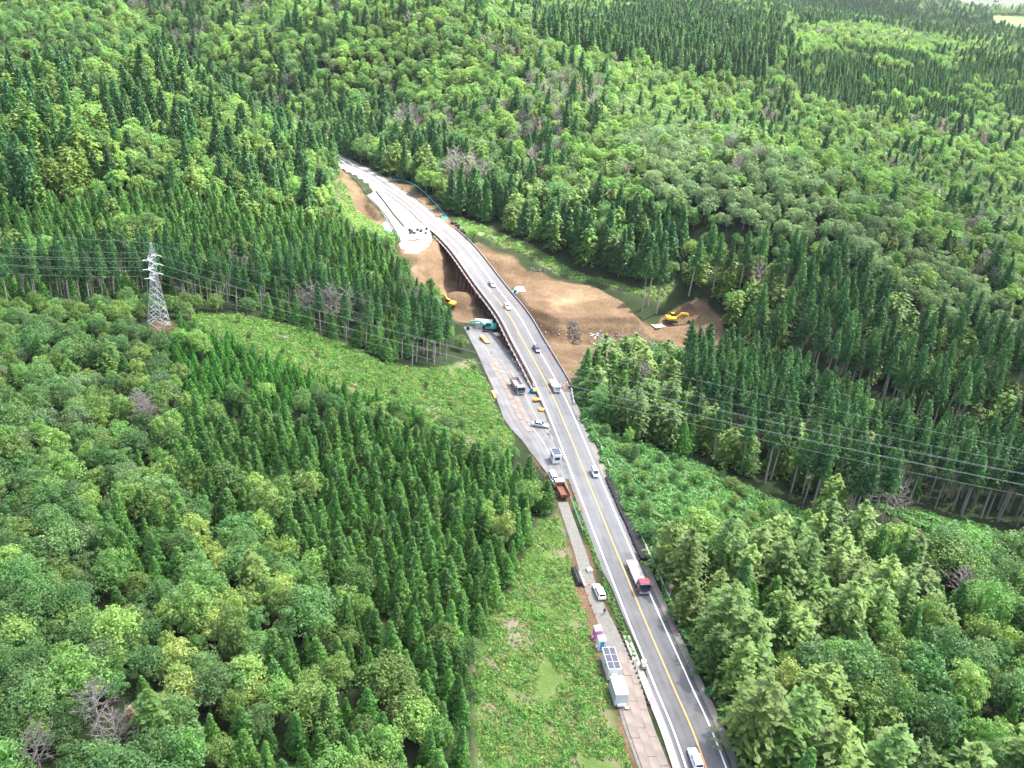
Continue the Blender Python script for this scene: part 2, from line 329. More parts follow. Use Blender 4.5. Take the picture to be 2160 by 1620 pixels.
SOIL_SHADE = np.zeros(len(GP))  # bench face darkened for moist soil and for painted shade; sand patch lightened
SOIL_SHADE[near] = (1-smooth(-1.2, .8, sdist(noisy(GP[near], 5, 1.2), poly_w([(1128,655,-6),(1180,674,-4.4),(1285,670,-4.4),(1345,674,-5),(1352,690,-8),(1300,708,-11),(1235,706,-11),(1170,704,-11),(1135,690,-10)]))))-.75*(1-smooth(-1.5, 1.5, sdist(noisy(GP[near], 4, 2.0), poly_w([(1150,628,-4.2),(1195,612,-4.2),(1250,612,-4.2),(1262,628,-4.2),(1215,640,-4.2),(1165,645,-4.2)]))))
def ground_mat():
    m = bpy.data.materials.new("ground_cover"); m.use_nodes = True; nt = m.node_tree; N = nt.nodes; L = nt.links
    b = N["Principled BSDF"]; b.inputs["Roughness"].default_value = 0.95; b.inputs["Specular IOR Level"].default_value = 0.1
    at = N.new("ShaderNodeAttribute"); at.attribute_name = "cover"; sp = N.new("ShaderNodeSeparateColor"); L.new(at.outputs["Color"], sp.inputs[0])
    tc = N.new("ShaderNodeTexCoord")
    def noise(s, d=6, r=.6, w=None):
        n = N.new("ShaderNodeTexNoise"); n.inputs["Scale"].default_value = s; n.inputs["Detail"].default_value = d; n.inputs["Roughness"].default_value = r
        L.new(tc.outputs["Object"], n.inputs["Vector"]); return n.outputs[0]
    def ramp(src, *st):
        r = N.new("ShaderNodeValToRGB"); e = r.color_ramp.elements
        while len(e) < len(st): e.new(.5)
        for i, (p, c) in enumerate(st): e[i].position = p; e[i].color = (*c, 1)
        L.new(src, r.inputs[0]); return r.outputs[0]
    def mix(f, a, c):
        x = N.new("ShaderNodeMix"); x.data_type = 'RGBA'; L.new(f, x.inputs["Factor"]); L.new(a, x.inputs["A"]); L.new(c, x.inputs["B"]); return x.outputs["Result"]
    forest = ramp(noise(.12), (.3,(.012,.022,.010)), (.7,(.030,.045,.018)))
    grass = ramp(noise(.13, 7, .6), (.25,(.05,.10,.025)), (.45,(.085,.14,.035)), (.55,(.15,.13,.09)), (.72,(.20,.17,.14)))
    n1 = noise(.09, 8, .62); n2 = noise(1.3, 6, .7)
    earth = ramp(n1, (.3,(.088,.058,.034)), (.46,(.122,.083,.050)), (.6,(.155,.109,.066)), (.75,(.21,.155,.098)))
    ed = ramp(n2, (.3,(.6,.6,.6)), (.7,(1.2,1.2,1.2)))
    mul = N.new("ShaderNodeMix"); mul.data_type = 'RGBA'; mul.blend_type = 'MULTIPLY'; mul.inputs["Factor"].default_value = 1; L.new(earth, mul.inputs["A"]); L.new(ed, mul.inputs["B"])
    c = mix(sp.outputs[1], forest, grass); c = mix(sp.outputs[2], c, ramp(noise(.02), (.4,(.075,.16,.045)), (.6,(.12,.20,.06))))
    iv = N.new("ShaderNodeMath"); iv.operation = 'SUBTRACT'; iv.inputs[0].default_value = 1; L.new(at.outputs["Alpha"], iv.inputs[1]); c = mix(iv.outputs[0], c, ramp(noise(.03), (.45,(.09,.09,.09)), (.55,(.05,.08,.035))));  dp = N.new("ShaderNodeAttribute"); dp.attribute_name = "soil_shade"; dm = N.new("ShaderNodeMath"); dm.operation = 'MULTIPLY_ADD'; dm.inputs[1].default_value = -.36; dm.inputs[2].default_value = 1.0; L.new(dp.outputs["Fac"], dm.inputs[0])
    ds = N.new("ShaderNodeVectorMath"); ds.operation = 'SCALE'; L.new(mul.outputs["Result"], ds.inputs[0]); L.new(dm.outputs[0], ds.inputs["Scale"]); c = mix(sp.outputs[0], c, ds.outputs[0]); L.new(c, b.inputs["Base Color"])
    bp = N.new("ShaderNodeBump"); bp.inputs["Strength"].default_value = .8; bp.inputs["Distance"].default_value = .35; L.new(n2, bp.inputs["Height"]); L.new(bp.outputs[0], b.inputs["Normal"])
    return m
def grid_obj():
    nx, ny = len(GX), len(GY); me = bpy.data.meshes.new("ground")
    idx = np.arange(nx*ny).reshape(ny, nx); q = np.stack([idx[:-1,:-1], idx[:-1,1:], idx[1:,1:], idx[1:,:-1]], -1).reshape(-1, 4)
    me.vertices.add(nx*ny); me.vertices.foreach_set("co", np.column_stack([GP, GZ]).ravel().astype(np.float32))
    me.loops.add(q.size); me.loops.foreach_set("vertex_index", q.ravel().astype(np.int32))
    me.polygons.add(len(q)); me.polygons.foreach_set("loop_start", np.arange(0, q.size, 4).astype(np.int32)); me.polygons.foreach_set("use_smooth", np.ones(len(q), bool))
    me.update(calc_edges=True); me.validate()
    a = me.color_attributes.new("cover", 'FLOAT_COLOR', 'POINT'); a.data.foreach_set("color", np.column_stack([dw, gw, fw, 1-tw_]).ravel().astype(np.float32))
    b_ = me.attributes.new("soil_shade", 'FLOAT', 'POINT'); b_.data.foreach_set("value", SOIL_SHADE.astype(np.float32))
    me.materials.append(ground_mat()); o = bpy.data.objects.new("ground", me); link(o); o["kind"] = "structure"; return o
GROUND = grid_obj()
# ---------------------------------------------------------------- roads
def asphalt_mat(name, col, dark=.25, streak=.12):
    m = bpy.data.materials.new(name); m.use_nodes = True; nt = m.node_tree; N = nt.nodes; L = nt.links
    b = N["Principled BSDF"]; b.inputs["Roughness"].default_value = .8; b.inputs["Specular IOR Level"].default_value = .35
    uv = N.new("ShaderNodeUVMap"); mp = N.new("ShaderNodeMapping"); mp.inputs["Scale"].default_value = (1.1, .035, 1); L.new(uv.outputs[0], mp.inputs[0])
    n1 = N.new("ShaderNodeTexNoise"); n1.inputs["Scale"].default_value = 1; n1.inputs["Detail"].default_value = 4; L.new(mp.outputs[0], n1.inputs["Vector"])
    tc = N.new("ShaderNodeTexCoord"); n2 = N.new("ShaderNodeTexNoise"); n2.inputs["Scale"].default_value = .22; n2.inputs["Detail"].default_value = 9; n2.inputs["Roughness"].default_value = .72; L.new(tc.outputs["Object"], n2.inputs["Vector"])
    a = N.new("ShaderNodeMapRange"); a.inputs[1].default_value = .3; a.inputs[2].default_value = .7; a.inputs[3].default_value = 1-streak; a.inputs[4].default_value = 1+streak; L.new(n1.outputs[0], a.inputs[0])
    c = N.new("ShaderNodeMapRange"); c.inputs[1].default_value = .3; c.inputs[2].default_value = .7; c.inputs[3].default_value = 1-dark; c.inputs[4].default_value = 1+dark*.6; L.new(n2.outputs[0], c.inputs[0])
    mu0 = N.new("ShaderNodeMath"); mu0.operation = 'MULTIPLY'; L.new(a.outputs[0], mu0.inputs[0]); L.new(c.outputs[0], mu0.inputs[1])
    # wheel tracks polished by traffic (two per lane) and square repair patches
    sx = N.new("ShaderNodeSeparateXYZ"); L.new(uv.outputs[0], sx.inputs[0]); w1 = N.new("ShaderNodeMath"); w1.operation = 'MULTIPLY'; w1.inputs[1].default_value = 2*math.pi/1.72; L.new(sx.outputs[0], w1.inputs[0])
    w2 = N.new("ShaderNodeMath"); w2.operation = 'COSINE'; L.new(w1.outputs[0], w2.inputs[0]); w3 = N.new("ShaderNodeMath"); w3.operation = 'MULTIPLY_ADD'; w3.inputs[1].default_value = -.055; w3.inputs[2].default_value = 1.0; L.new(w2.outputs[0], w3.inputs[0])
    mp2 = N.new("ShaderNodeMapping"); mp2.inputs["Scale"].default_value = (.30, .045, 1); L.new(uv.outputs[0], mp2.inputs[0]); vo = N.new("ShaderNodeTexVoronoi"); vo.distance = 'CHEBYCHEV'; vo.inputs["Scale"].default_value = 1.0; L.new(mp2.outputs[0], vo.inputs["Vector"])
    sc_ = N.new("ShaderNodeSeparateColor"); L.new(vo.outputs["Color"], sc_.inputs[0]); pr = N.new("ShaderNodeMapRange"); pr.inputs[1].default_value = .62; pr.inputs[2].default_value = .64; pr.inputs[3].default_value = 1.0; pr.inputs[4].default_value = .88; L.new(sc_.outputs[0], pr.inputs[0])
    mu1 = N.new("ShaderNodeMath"); mu1.operation = 'MULTIPLY'; L.new(mu0.outputs[0], mu1.inputs[0]); L.new(w3.outputs[0], mu1.inputs[1])
    mu = N.new("ShaderNodeMath"); mu.operation = 'MULTIPLY'; L.new(mu1.outputs[0], mu.inputs[0]); L.new(pr.outputs[0], mu.inputs[1])
    vm = N.new("ShaderNodeVectorMath"); vm.operation = 'SCALE'; vm.inputs[0].default_value = col; L.new(mu.outputs[0], vm.inputs["Scale"]); L.new(vm.outputs[0], b.inputs["Base Color"])
    return m
M = {}
M['asphalt_new'] = asphalt_mat('asphalt_new', (.105,.110,.115)); M['asphalt_old'] = asphalt_mat('asphalt_old', (.125,.132,.138), .18)
M['asphalt_deck'] = asphalt_mat('asphalt_deck', (.108,.109,.113), .14); M['asphalt_site'] = asphalt_mat('asphalt_site', (.145,.150,.152), .3)
M['shoulder'] = mat('shoulder_concrete', (.165,.155,.14), .9, var=.25, scale=.5); M['gutter'] = mat('wet_gutter', (.05,.052,.055), .5, var=.3, scale=.6)
M['walk'] = mat('walk_concrete', (.24,.25,.245), .9, var=.12, scale=.7); M['kerb'] = mat('kerb_concrete', (.42,.41,.35), .9, var=.15, scale=1.5)
M['line_white'] = mat('line_white', (.78,.78,.76), .6, var=.15, scale=2.5); M['line_orange'] = mat('line_orange', (.80,.33,.07), .6, var=.18, scale=2.5)
M['line_faint'] = mat('line_worn', (.38,.34,.30), .8, var=.4, scale=1.5); M['gravel'] = mat('gravel', (.145,.148,.132), .95, var=.3, scale=1.4, bump=.4)
M['pale_pave'] = mat('pale_paving', (.20,.192,.18), .9, var=.14, scale=.35); M['line_faint_orange'] = mat('line_worn_orange', (.48,.30,.16), .8, var=.35, scale=1.5)
M['crack'] = mat('sealed_crack', (.05,.05,.05), .6)
CRACKS = [[(1156,880),(1154,892),(1157,905)],[(1157,912),(1161,920),(1159,926)],[(1152,914),(1158,918)],[(1146,858),(1153,872),(1155,884)]]

def frames(line):
    d = np.gradient(line[:,:2], axis=0); d /= np.hypot(*d.T)[:,None]+1e-9; return np.column_stack([d[:,1], -d[:,0]])   # to the right
def cut(line, y0, y1): return line[(line[:,1] >= y0) & (line[:,1] <= y1)]
def ribbon(name, line, o0, o1, z, m, parent=None, kind="structure", thick=0.0, w0=None, w1=None, dash=None):
    """strip along a line between two sideways offsets (metres, right positive)"""
    n = frames(line); zb = line[:,2] if line.shape[1] > 2 else np.zeros(len(line))
    a0 = np.full(len(line), o0) if np.isscalar(o0) else np.asarray(o0); a1 = np.full(len(line), o1) if np.isscalar(o1) else np.asarray(o1)
    A = line[:,:2]+n*a0[:,None]; B = line[:,:2]+n*a1[:,None]; s = np.concatenate([[0], np.cumsum(np.hypot(*np.diff(line[:,:2], axis=0).T))])
    vs = []; fs = []; k = len(line)
    for i in range(k): vs += [(*A[i], zb[i]+z), (*B[i], zb[i]+z)]
    if thick:
        for i in range(k): vs += [(*A[i], zb[i]+z-thick), (*B[i], zb[i]+z-thick)]
    for i in range(k-1):
        if dash and (s[i] % dash[0]) > dash[1]: continue
        fs.append((2*i, 2*i+1, 2*i+3, 2*i+2))
        if thick:
            t = 2*k; fs += [(2*i+2, t+2*i+2, t+2*i, 2*i), (2*i+1, t+2*i+1, t+2*i+3, 2*i+3), (t+2*i, t+2*i+2, t+2*i+3, t+2*i+1)]
    if thick: t = 2*k; fs += [(0, t, t+1, 1), (2*k-2, 2*k-1, t+2*k-1, t+2*k-2)]
    me = bpy.data.meshes.new(name); me.from_pydata(vs, [], fs); me.materials.append(m)
    uvl = me.uv_layers.new(name="UVMap"); uu = []
    for p in me.polygons:
        for vi in p.vertices: j = (vi % (2*k))//2; uu += [a0[j] if vi % 2 == 0 else a1[j], s[j]]
    uvl.data.foreach_set("uv", uu)
    bm = bmesh.new(); bm.from_mesh(me); bmesh.ops.recalc_face_normals(bm, faces=bm.faces)
    if not thick and sum(f.normal.z for f in bm.faces) < 0: bmesh.ops.reverse_faces(bm, faces=bm.faces)
    bm.to_mesh(me); bm.free()
    o = bpy.data.objects.new(name, me); link(o, parent)
    if kind and parent is None: o["kind"] = kind
    return o
YN = yr(1160)                                                     # joint between the new and the old surfacing
road = ribbon('highway', cut(HW, 0, YN), -4.1, 4.0, 0, M['asphalt_new'])
ribbon('old_surfacing', np.vstack([cut(HW, YN-2.3, YN)[-1:], cut(HW, YN, BR0)]), -4.1, 4.3, 0.004, M['asphalt_old'], road)
ribbon('shoulder', cut(HW, BR1-1, 1e3), 4.3, 6.2, -.02, M['shoulder'], road)
ribbon('far_surfacing', HW[(np.arange(len(HW)) > np.argmax(HW[:,1] > BR1)-1)], -4.1, 4.3, 0.0, M['asphalt_deck'], road)
full = HW[(np.arange(len(HW)) > 2)]
ribbon('edge_line', full, -3.55, -3.27, .012, M['line_white'], road); ribbon('edge_line', full, 3.27, 3.55, .012, M['line_white'], road)
ribbon('centre_line', cut(full, 0, yr(620)), -.12, .12, .012, M['line_orange'], road); ribbon('centre_line', full[np.argmax(full[:,1] > yr(620)):], -.10, .10, .012, M['line_white'], road)
ribbon('gutter', cut(HW, 0, yr(1187)), 4.0, 4.55, -.03, M['gutter'], road); ribbon('shoulder', cut(HW, 0, yr(1187)), 4.55, 5.9, -.04, M['shoulder'], road)
ribbon('shoulder', cut(HW, yr(1187), BR0), 4.3, 5.9, -.02, M['shoulder'], road)
wk = cut(HW, 0, yr(1320)); ribbon('gutter', wk, -4.4, -4.1, -.02, M['asphalt_old'], road)
ribbon('walkway', wk, -5.35, -4.4, .06, M['walk'], None, thick=.3); ribbon('kerb', wk, -5.75, -5.35, .14, M['kerb'], None, thick=.4)
ribbon('verge_edge', cut(HW, yr(1320), yr(905)), -4.8, -4.1, -.02, M['asphalt_new'], road)

# site detour: asphalt, worn markings, gravel track, yard, pale gore
site = ribbon('site_road', DT, np.interp(np.arange(len(DT)), [0,6,14,28,len(DT)], [-5.5,-8.0,-9.3,-8,-5]), np.interp(np.arange(len(DT)), [0,6,14,30,len(DT)], [0.5,3.2,4.6,4.0,3.0]), -.02, M['asphalt_site'])
ribbon('edge_line', DT[4:40], -3.3, -3.1, -.005, M['line_faint'], site); ribbon('centre_line', DT[6:30], -.1, .1, -.005, M['line_faint_orange'], site); ribbon('edge_line', DT[10:34], 3.0, 3.2, -.005, M['line_white'], site)
for c_ in CRACKS: ribbon('sealed_crack', spline([(*U(*q, -.02), 0) for q in c_], .6), -.09, .09, .008, M['crack'], site)
track = ribbon('gravel_track', TR[2:], np.interp(np.arange(len(TR)-2),[0,16,30,40,80],[-1.3,-1.4,-2.2,-2.0,-1.9]), np.interp(np.arange(len(TR)-2),[0,16,30,80],[1.2,1.4,2.5,2.0]), -.06, M['gravel'])
def flat_poly(name, pts, z, m, kind="structure", parent=None):
    P = poly_w(pts, z); me = bpy.data.meshes.new(name); me.from_pydata([(a, b, z) for a, b in P], [], [tuple(range(len(P)))]); me.materials.append(m)
    bm = bmesh.new(); bm.from_mesh(me); bmesh.ops.triangulate(bm, faces=bm.faces)
    if sum(f.normal.z for f in bm.faces) < 0: bmesh.ops.reverse_faces(bm, faces=bm.faces)
    bm.to_mesh(me); bm.free()
    o = bpy.data.objects.new(name, me); link(o, parent)
    if kind and parent is None: o["kind"] = kind
    return o
flat_poly('pavement', [(712,342),(735,352),(780,374),(864,434),(905,480),(912,505),(905,520),(880,536),(852,534),(842,505),(800,440),(745,385),(716,358)], -.035, M['pale_pave'])
flat_poly('pavement', [(1190,812),(1206,826),(1232,905),(1222,893),(1204,846)], -.05, M['walk'])

# ---------------------------------------------------------------- the temporary bridge
M['rust'] = mat('rusty_steel', (.15,.085,.06), .75, .2, var=.35, scale=1.2); M['pile'] = mat('weathered_pile', (.075,.06,.05), .8, .1, var=.3, scale=.8)
M['flange'] = mat('pinkish_flange', (.52,.42,.38), .7, var=.25, scale=1.5); M['grey_rail'] = mat('grey_parapet', (.17,.16,.16), .6, .3, var=.2, scale=1.0)
M['galv'] = mat('galvanised', (.45,.48,.48), .45, .35, var=.08, scale=2); M['conc'] = mat('concrete', (.42,.40,.37), .9, var=.15, scale=.8)
BL = HW[(HW[:,1] > BR0-2) & (HW[:,1] < BR1+2)]; BN = frames(BL); BS = np.concatenate([[0], np.cumsum(np.hypot(*np.diff(BL, axis=0).T))])
def bpt(s, off, z=0.0):
    return Vector((np.interp(s, BS, BL[:,0])+off*np.interp(s, BS, BN[:,0]), np.interp(s, BS, BL[:,1])+off*np.interp(s, BS, BN[:,1]), z))
bridge = empty('temporary_bridge', (*BL[len(BL)//2], gz(*BL[len(BL)//2])), 0, 'curved steel trestle bridge with brown railing carrying the highway over the bare earth', 'bridge')
binv = Vector(bridge.location)
def bpart(mb, name, m, parent=bridge):
    mb.v = [tuple(Vector(v)-binv) for v in mb.v]; return mb.build(name, m, parent)
def strip_part(name, o0, o1, z0, z1, m):
    mb = MB(); k = len(BL)
    for i in range(k):
        for o, z in ((o0,z0),(o1,z0),(o1,z1),(o0,z1)): mb.v.append(tuple(bpt(BS[i], o, z)))
    for i in range(k-1):
        for j in range(4): mb.f.append((4*i+j, 4*i+(j+1)%4, 4*i+4+(j+1)%4, 4*i+4+j)); mb.m.append(0)
    mb.f += [(0,1,2,3), tuple(4*(k-1)+j for j in (3,2,1,0))]; mb.m += [0,0]
    return bpart(mb, name, m)
deck = strip_part('deck', -4.2, 7.0, -.45, -.02, M['rust'])
dk = ribbon('deck_surfacing', BL, -4.1, 7.0, .0, M['asphalt_deck'], bridge); dk.location = -binv
for o in (-4.0, -1.2, 1.6, 4.3, 6.6): strip_part('girder', o-.16, o+.16, -1.35, -.46, M['rust'])
strip_part('edge_flange', -5.0, -4.55, -.62, -.42, M['flange']); strip_part('kerb_beam', -4.5, -4.22, -.4, .22, M['rust'])
strip_part('parapet', 7.02, 7.32, -.5, .55, M['grey_rail'])
s = 2.0; pm = None
while s < BS[-1]-3:
    a = bpt(s, -4.36); b = bpt(s+2.3, -4.36); mb = MB(); d = b-a; L_ = d.length
    # brown railing panel: two rails and a mesh infill of uprights
    mb.tube(Vector((0,0,1.05)), Vector((L_,0,1.05)), .05, n=5); mb.tube(Vector((0,0,.55)), Vector((L_,0,.55)), .04, n=4); mb.tube(Vector((0,0,0.2)), Vector((0,0,1.05)), .05, n=4)
    for q in (.25,.5,.75): mb.tube(Vector((L_*q,0,.22)), Vector((L_*q,0,1.02)), .025, n=3)
    mb.box((L_/2,0,.38),(L_*.96,.03,.28))
    if pm is None: pm = mb.mesh('railing_panel', M['rust'])
    o = bpy.data.objects.new('railing_panel', pm); link(o, bridge); o.location = a-binv; o.rotation_euler[2] = math.atan2(d.y, d.x)
    s += 2.3
brm = None; s = 4.0
while s < BS[-1]-3:                                            # brackets that carry the outer flange
    a = bpt(s, -4.2); b = bpt(s, -5.15); d = b-a
    if brm is None:
        mb = MB(); mb.box((.5,0,-.5),(1.1,.28,.34)); mb.box((1.0,0,-.3),(.3,.5,.34)); brm = mb.mesh('bracket', M['flange'])
    o = bpy.data.objects.new('bracket', brm); link(o, bridge); o.location = a-binv; o.rotation_euler[2] = math.atan2(d.y, d.x); s += 3.6
s = 8.0; bi = 0
while s < BS[-1]-4:
    p0 = bpt(s, -4.6, -1.6); p1 = bpt(s, 7.0, -1.6); d = p1-p0
    zs = [gz(*bpt(s, o)[:2]) for o in (-4.1,-.6,3.0,6.5)]
    if min(zs) < -2.2:
        mb = MB(); c = (p0+p1)/2; mb.box(c, (d.length,.4,.5), math.atan2(d.y, d.x)); bpart(mb, 'cap_beam', M['pile'])
        for o, zg in zip((-4.1,-.6,3.0,6.5), zs):
            q = bpt(s, o); mb = MB(); mb.box((q.x, q.y, (zg-.8-1.8)/2), (.42,.42,-1.8-(zg-.8)), math.atan2(d.y, d.x)); bpart(mb, 'pile', M['pile'])
        zg = min(zs)
        if zg < -5:
            mb = MB(); mb.tube(bpt(s,-4.1,-2.2), bpt(s,-.6,zg+1.2), .1, n=4); mb.tube(bpt(s,3.0,-2.2), bpt(s,6.5,zg+1.2), .1, n=4); mb.tube(bpt(s,-4.1,-4.2), bpt(s,6.5,-4.2), .12, n=4); bpart(mb, 'brace', M['pile'])
    s += 5.2; bi += 1
for s_ in (4, 24, 38, 50, 66, 82, 96, 110):                    # slim white poles clamped to the parapet
    mb = MB(); q = bpt(s_, 7.45); mb.tube((q.x,q.y,-.3),(q.x,q.y,2.2),.06,n=5); mb.box((q.x,q.y,2.25),(.25,.12,.12)); bpart(mb, 'marker_pole', M['kerb'])
# ---------------------------------------------------------------- trees: generators
def np_mesh(name, V, F, mats, mi=None, smooth=False):
    V = np.asarray(V, np.float32); F = np.asarray(F, np.int32); k = F.shape[1]
    me = bpy.data.meshes.new(name); me.vertices.add(len(V)); me.vertices.foreach_set("co", V.ravel())
    me.loops.add(F.size); me.loops.foreach_set("vertex_index", F.ravel()); me.polygons.add(len(F)); me.polygons.foreach_set("loop_start", np.arange(0, F.size, k).astype(np.int32))
    for m in mats: me.materials.append(m)
    if mi is not None: me.polygons.foreach_set("material_index", np.asarray(mi, np.int32))
    if smooth: me.polygons.foreach_set("use_smooth", np.ones(len(F), bool))
    me.update(calc_edges=True); return me
def unit(v): return v/(np.linalg.norm(v, axis=-1, keepdims=True)+1e-9)
def leaves(C, Nn, size, rng, aspect=1.5, jit=.55):
    """quads centred at C, facing roughly Nn"""
    n = len(C); Nn = unit(Nn+rng.normal(0, jit, (n,3))); t = unit(np.cross(Nn, rng.normal(0,1,(n,3)))); b = np.cross(Nn, t)
    s = (size*rng.uniform(.6, 1.35, n))[:,None]
    a = t*s*aspect*.5; c = b*s*.5
    V = np.stack([C-a*.9-c*.35, C-a*.1-c+Nn*s*.12, C+a*1.05, C-a*.1+c+Nn*s*.12], 1).reshape(-1,3); return V, np.arange(4*n).reshape(n,4)
def clump(c, r, n, size, rng, flat=.8, up=.25, aspect=1.5):
    d = unit(rng.normal(0,1,(n,3))); d[:,2] = np.abs(d[:,2])*1.0-.35*rng.random(n); d = unit(d)
    C = c+d*np.array([r,r,r*flat])*rng.uniform(.72,1.05,n)[:,None]; return leaves(C, d+np.array([0,0,up]), size, rng, aspect)
def join(parts):
    V = []; F = []; b = 0
    for v, f in parts: V.append(v); F.append(f+b); b += len(v)
    return np.vstack(V), np.vstack(F)
def tube_np(pts, rad, n=5):
    V = []; F = []; m = len(pts)
    for i, (p, r) in enumerate(zip(pts, rad)):
        a = pts[min(i+1,m-1)]-pts[max(i-1,0)]; a = a/(np.linalg.norm(a)+1e-9); u = np.cross(a, [.3,.9,.1]); u /= np.linalg.norm(u)+1e-9; w = np.cross(a, u)
        for k in range(n): t = 2*math.pi*k/n; V.append(p+r*(u*math.cos(t)+w*math.sin(t)))
    for i in range(m-1):
        for k in range(n): F.append((i*n+k, i*n+(k+1)%n, (i+1)*n+(k+1)%n, (i+1)*n+k))
    return np.array(V), np.array(F)
def cone_core(z0, z1, r0, r1, n=7, k=4, prof=1.0):
    pts = [np.array([0,0,z0+(z1-z0)*i/k]) for i in range(k+1)]; rad = [r0+(r1-r0)*(i/k)**prof for i in range(k+1)]; return tube_np(pts, rad, n)
def trunk_np(h, r, lean=0.0, n=6, rng=None, top=1.0):
    pts = [np.array([lean*h*t*t, .3*lean*h*t, h*t*top-.6*(t == 0)]) for t in (0,.25,.5,.75,1)]; return tube_np(pts, [r*(1-.8*t) for t in (0,.25,.5,.75,1)], n)
def cedar(seed, H=15., base=.12, R=2.5, n=70, k=22, taper=1.0, leaf=.32):
    rng = np.random.default_rng(seed); P = [cone_core(H*base, H*.93, R*.50, .08)]
    for i in range(n):
        t = (i+.5)/n; t = t**.86; z = H*(base+(1-base)*t); r = R*((1-t)**taper)*rng.uniform(.82,1.12)+.10; az = i*2.39996+rng.normal(0,.22)
        cr = (.30+.52*(1-t))*R/2.4*rng.uniform(.85,1.2); c = np.array([math.cos(az)*r*.76, math.sin(az)*r*.76, z-.10*r])
        V, F = clump(c, cr, int(k*(1.35-.7*t)), leaf*(.8+.35*(1-t)), rng, .95, .3, 1.9); P.append((V, F))
    V, F = clump(np.array([0,0,H*.955]), .20, 10, .36, rng, 3.2, .1, 2.2); P.append((V, F))
    return join(P), trunk_np(H*.9, .2+.004*H)
def broad(seed, H=11., R=4.2, n=42, k=58, leaf=.30, base=.3, flat=.62):
    rng = np.random.default_rng(seed); P = []; zc = H*.52
    for i in range(n):
        t = (i+.5)/n; ph = math.acos(1-1.2*t); az = i*2.39996+rng.normal(0,.3); rr = rng.uniform(.62,1.12)
        d = np.array([math.sin(ph)*math.cos(az), math.sin(ph)*math.sin(az), math.cos(ph)]); c = np.array([0,0,zc])+d*np.array([R*.76,R*.76,H*.40*flat/.62])*rr
        V, F = clump(c, R*rng.uniform(.17,.30), int(k*rng.uniform(.75,1.25)), leaf, rng, .85, .35, 1.35); P.append((V, F))
    P.append(cone_core(H*base, H*.80, R*.35, R*.30, 7, 3))
    tr = [trunk_np(H*.55, .2+.012*H)]
    for i in range(5):
        az = i*1.3+rng.random(); tr.append(tube_np([np.array([0,0,H*.3]), np.array([math.cos(az)*R*.3, math.sin(az)*R*.3, H*.5]), np.array([math.cos(az)*R*.6, math.sin(az)*R*.6, H*.66])], [.12,.09,.03], 4))
    return join(P), join(tr)
def fir(seed, H=14., R=3.4, tiers=13, base=.14, dome=.62):
    """flat shelves of sprays with dark gaps between the tiers"""
    rng = np.random.default_rng(seed); C = []; Nn = []; S = []
    for k in range(tiers):
        t = (k+rng.uniform(-.2,.2))/(tiers-1); t = min(max(t,0),1); z = H*(base+(1-base)*t*.97); r = R*(1-t**1.6)**dome*rng.uniform(.85,1.08)+.2; nb = int(6+3*(1-t)); a0 = rng.random()*6.3
        for i in range(nb):
            az = a0+6.283*i/nb+rng.normal(0,.16); L = r*rng.uniform(.7,1.18); d = np.array([math.cos(az), math.sin(az), 0.]); s = np.array([-d[1], d[0], 0.]); zz = z+rng.normal(0,.16)
            m = int(5+6*L/R)
            for j in range(m):
                u = .3+.75*(j+rng.random())/m; w = L*.42*(1.1-.75*u)
                p = d*L*u+s*w*rng.uniform(-1,1)+np.array([0,0,zz+.22*L*u*(1-u)*1.6-.13*L*u*u+rng.normal(0,.05)]); C.append(p); Nn.append(np.array([0,0,1.])+d*.25*u); S.append(.62*(1.15-.35*u))
    C = np.array(C); V, F = leaves(C, np.array(Nn), np.array(S), rng, 1.9, .22); tp = clump(np.array([0,0,H*.96]), .3, 10, .4, rng, 1.8, .2, 1.8)
    return join([(V, F), tp, cone_core(H*base, H*.9, R*.28, .08, 6, 3)]), trunk_np(H*.95, .26)
def dead(seed, H=11., R=3., n=34, fine=9):
    rng = np.random.default_rng(seed); P = []
    for i in range(n):
        t = .35+.62*(i/n); az = i*2.4; L = R*(1.15-t)*1.7*rng.uniform(.6,1.1); a = np.array([0,0,H*t]); d = np.array([math.cos(az), math.sin(az), rng.uniform(.35,.9)]); e = a+d*L; mid = a+d*L*.5+np.array([0,0,-.1*L])
        P.append(tube_np([a, mid, e], [.085,.055,.02], 3))
        for j in range(fine):
            u = rng.uniform(.35,1); q = a+(e-a)*u; dd = unit(d+rng.normal(0,.7,3)); P.append(tube_np([q, q+dd*L*.38], [.035,.012], 3))
    return join(P), trunk_np(H*.97, .2)
def bush(seed, R=1.1, n=5, k=16, leaf=.34, h=.8):
    rng = np.random.default_rng(seed); P = []
    for i in range(n):
        az = rng.random()*6.3; r = R*.6*math.sqrt(rng.random()); P.append(clump(np.array([math.cos(az)*r, math.sin(az)*r, h*rng.uniform(.25,.6)]), R*rng.uniform(.4,.6), k, leaf, rng, .85, .35, 1.5))
    return join(P)
M['bark'] = mat('bark_grey_brown', (.17,.145,.12), .9, var=.25, scale=1.5); M['bark_pale'] = mat('bark_pale', (.30,.27,.23), .9, var=.25, scale=.7)
M['cedar'] = leaf_mat('cedar_foliage', (.040,.118,.022), (.066,.146,.028), vs=.2); M['cedar_shaded'] = leaf_mat('shaded_cedar_foliage', (.022,.078,.022), (.040,.102,.026), vs=.2); M['grey'] = leaf_mat('greyish_broadleaf_foliage', (.078,.138,.062), (.112,.166,.075), vs=.16); M['cedar_l'] = leaf_mat('young_cedar_foliage', (.040,.150,.020), (.056,.170,.024))  # the darker cedar green carries the back woods' shade in its colour
M['broad'] = leaf_mat('broadleaf_foliage', (.064,.146,.036), (.118,.188,.046), vs=.24); M['broad_d'] = leaf_mat('dark_broadleaf_foliage', (.046,.118,.034), (.078,.142,.046), vs=.22)
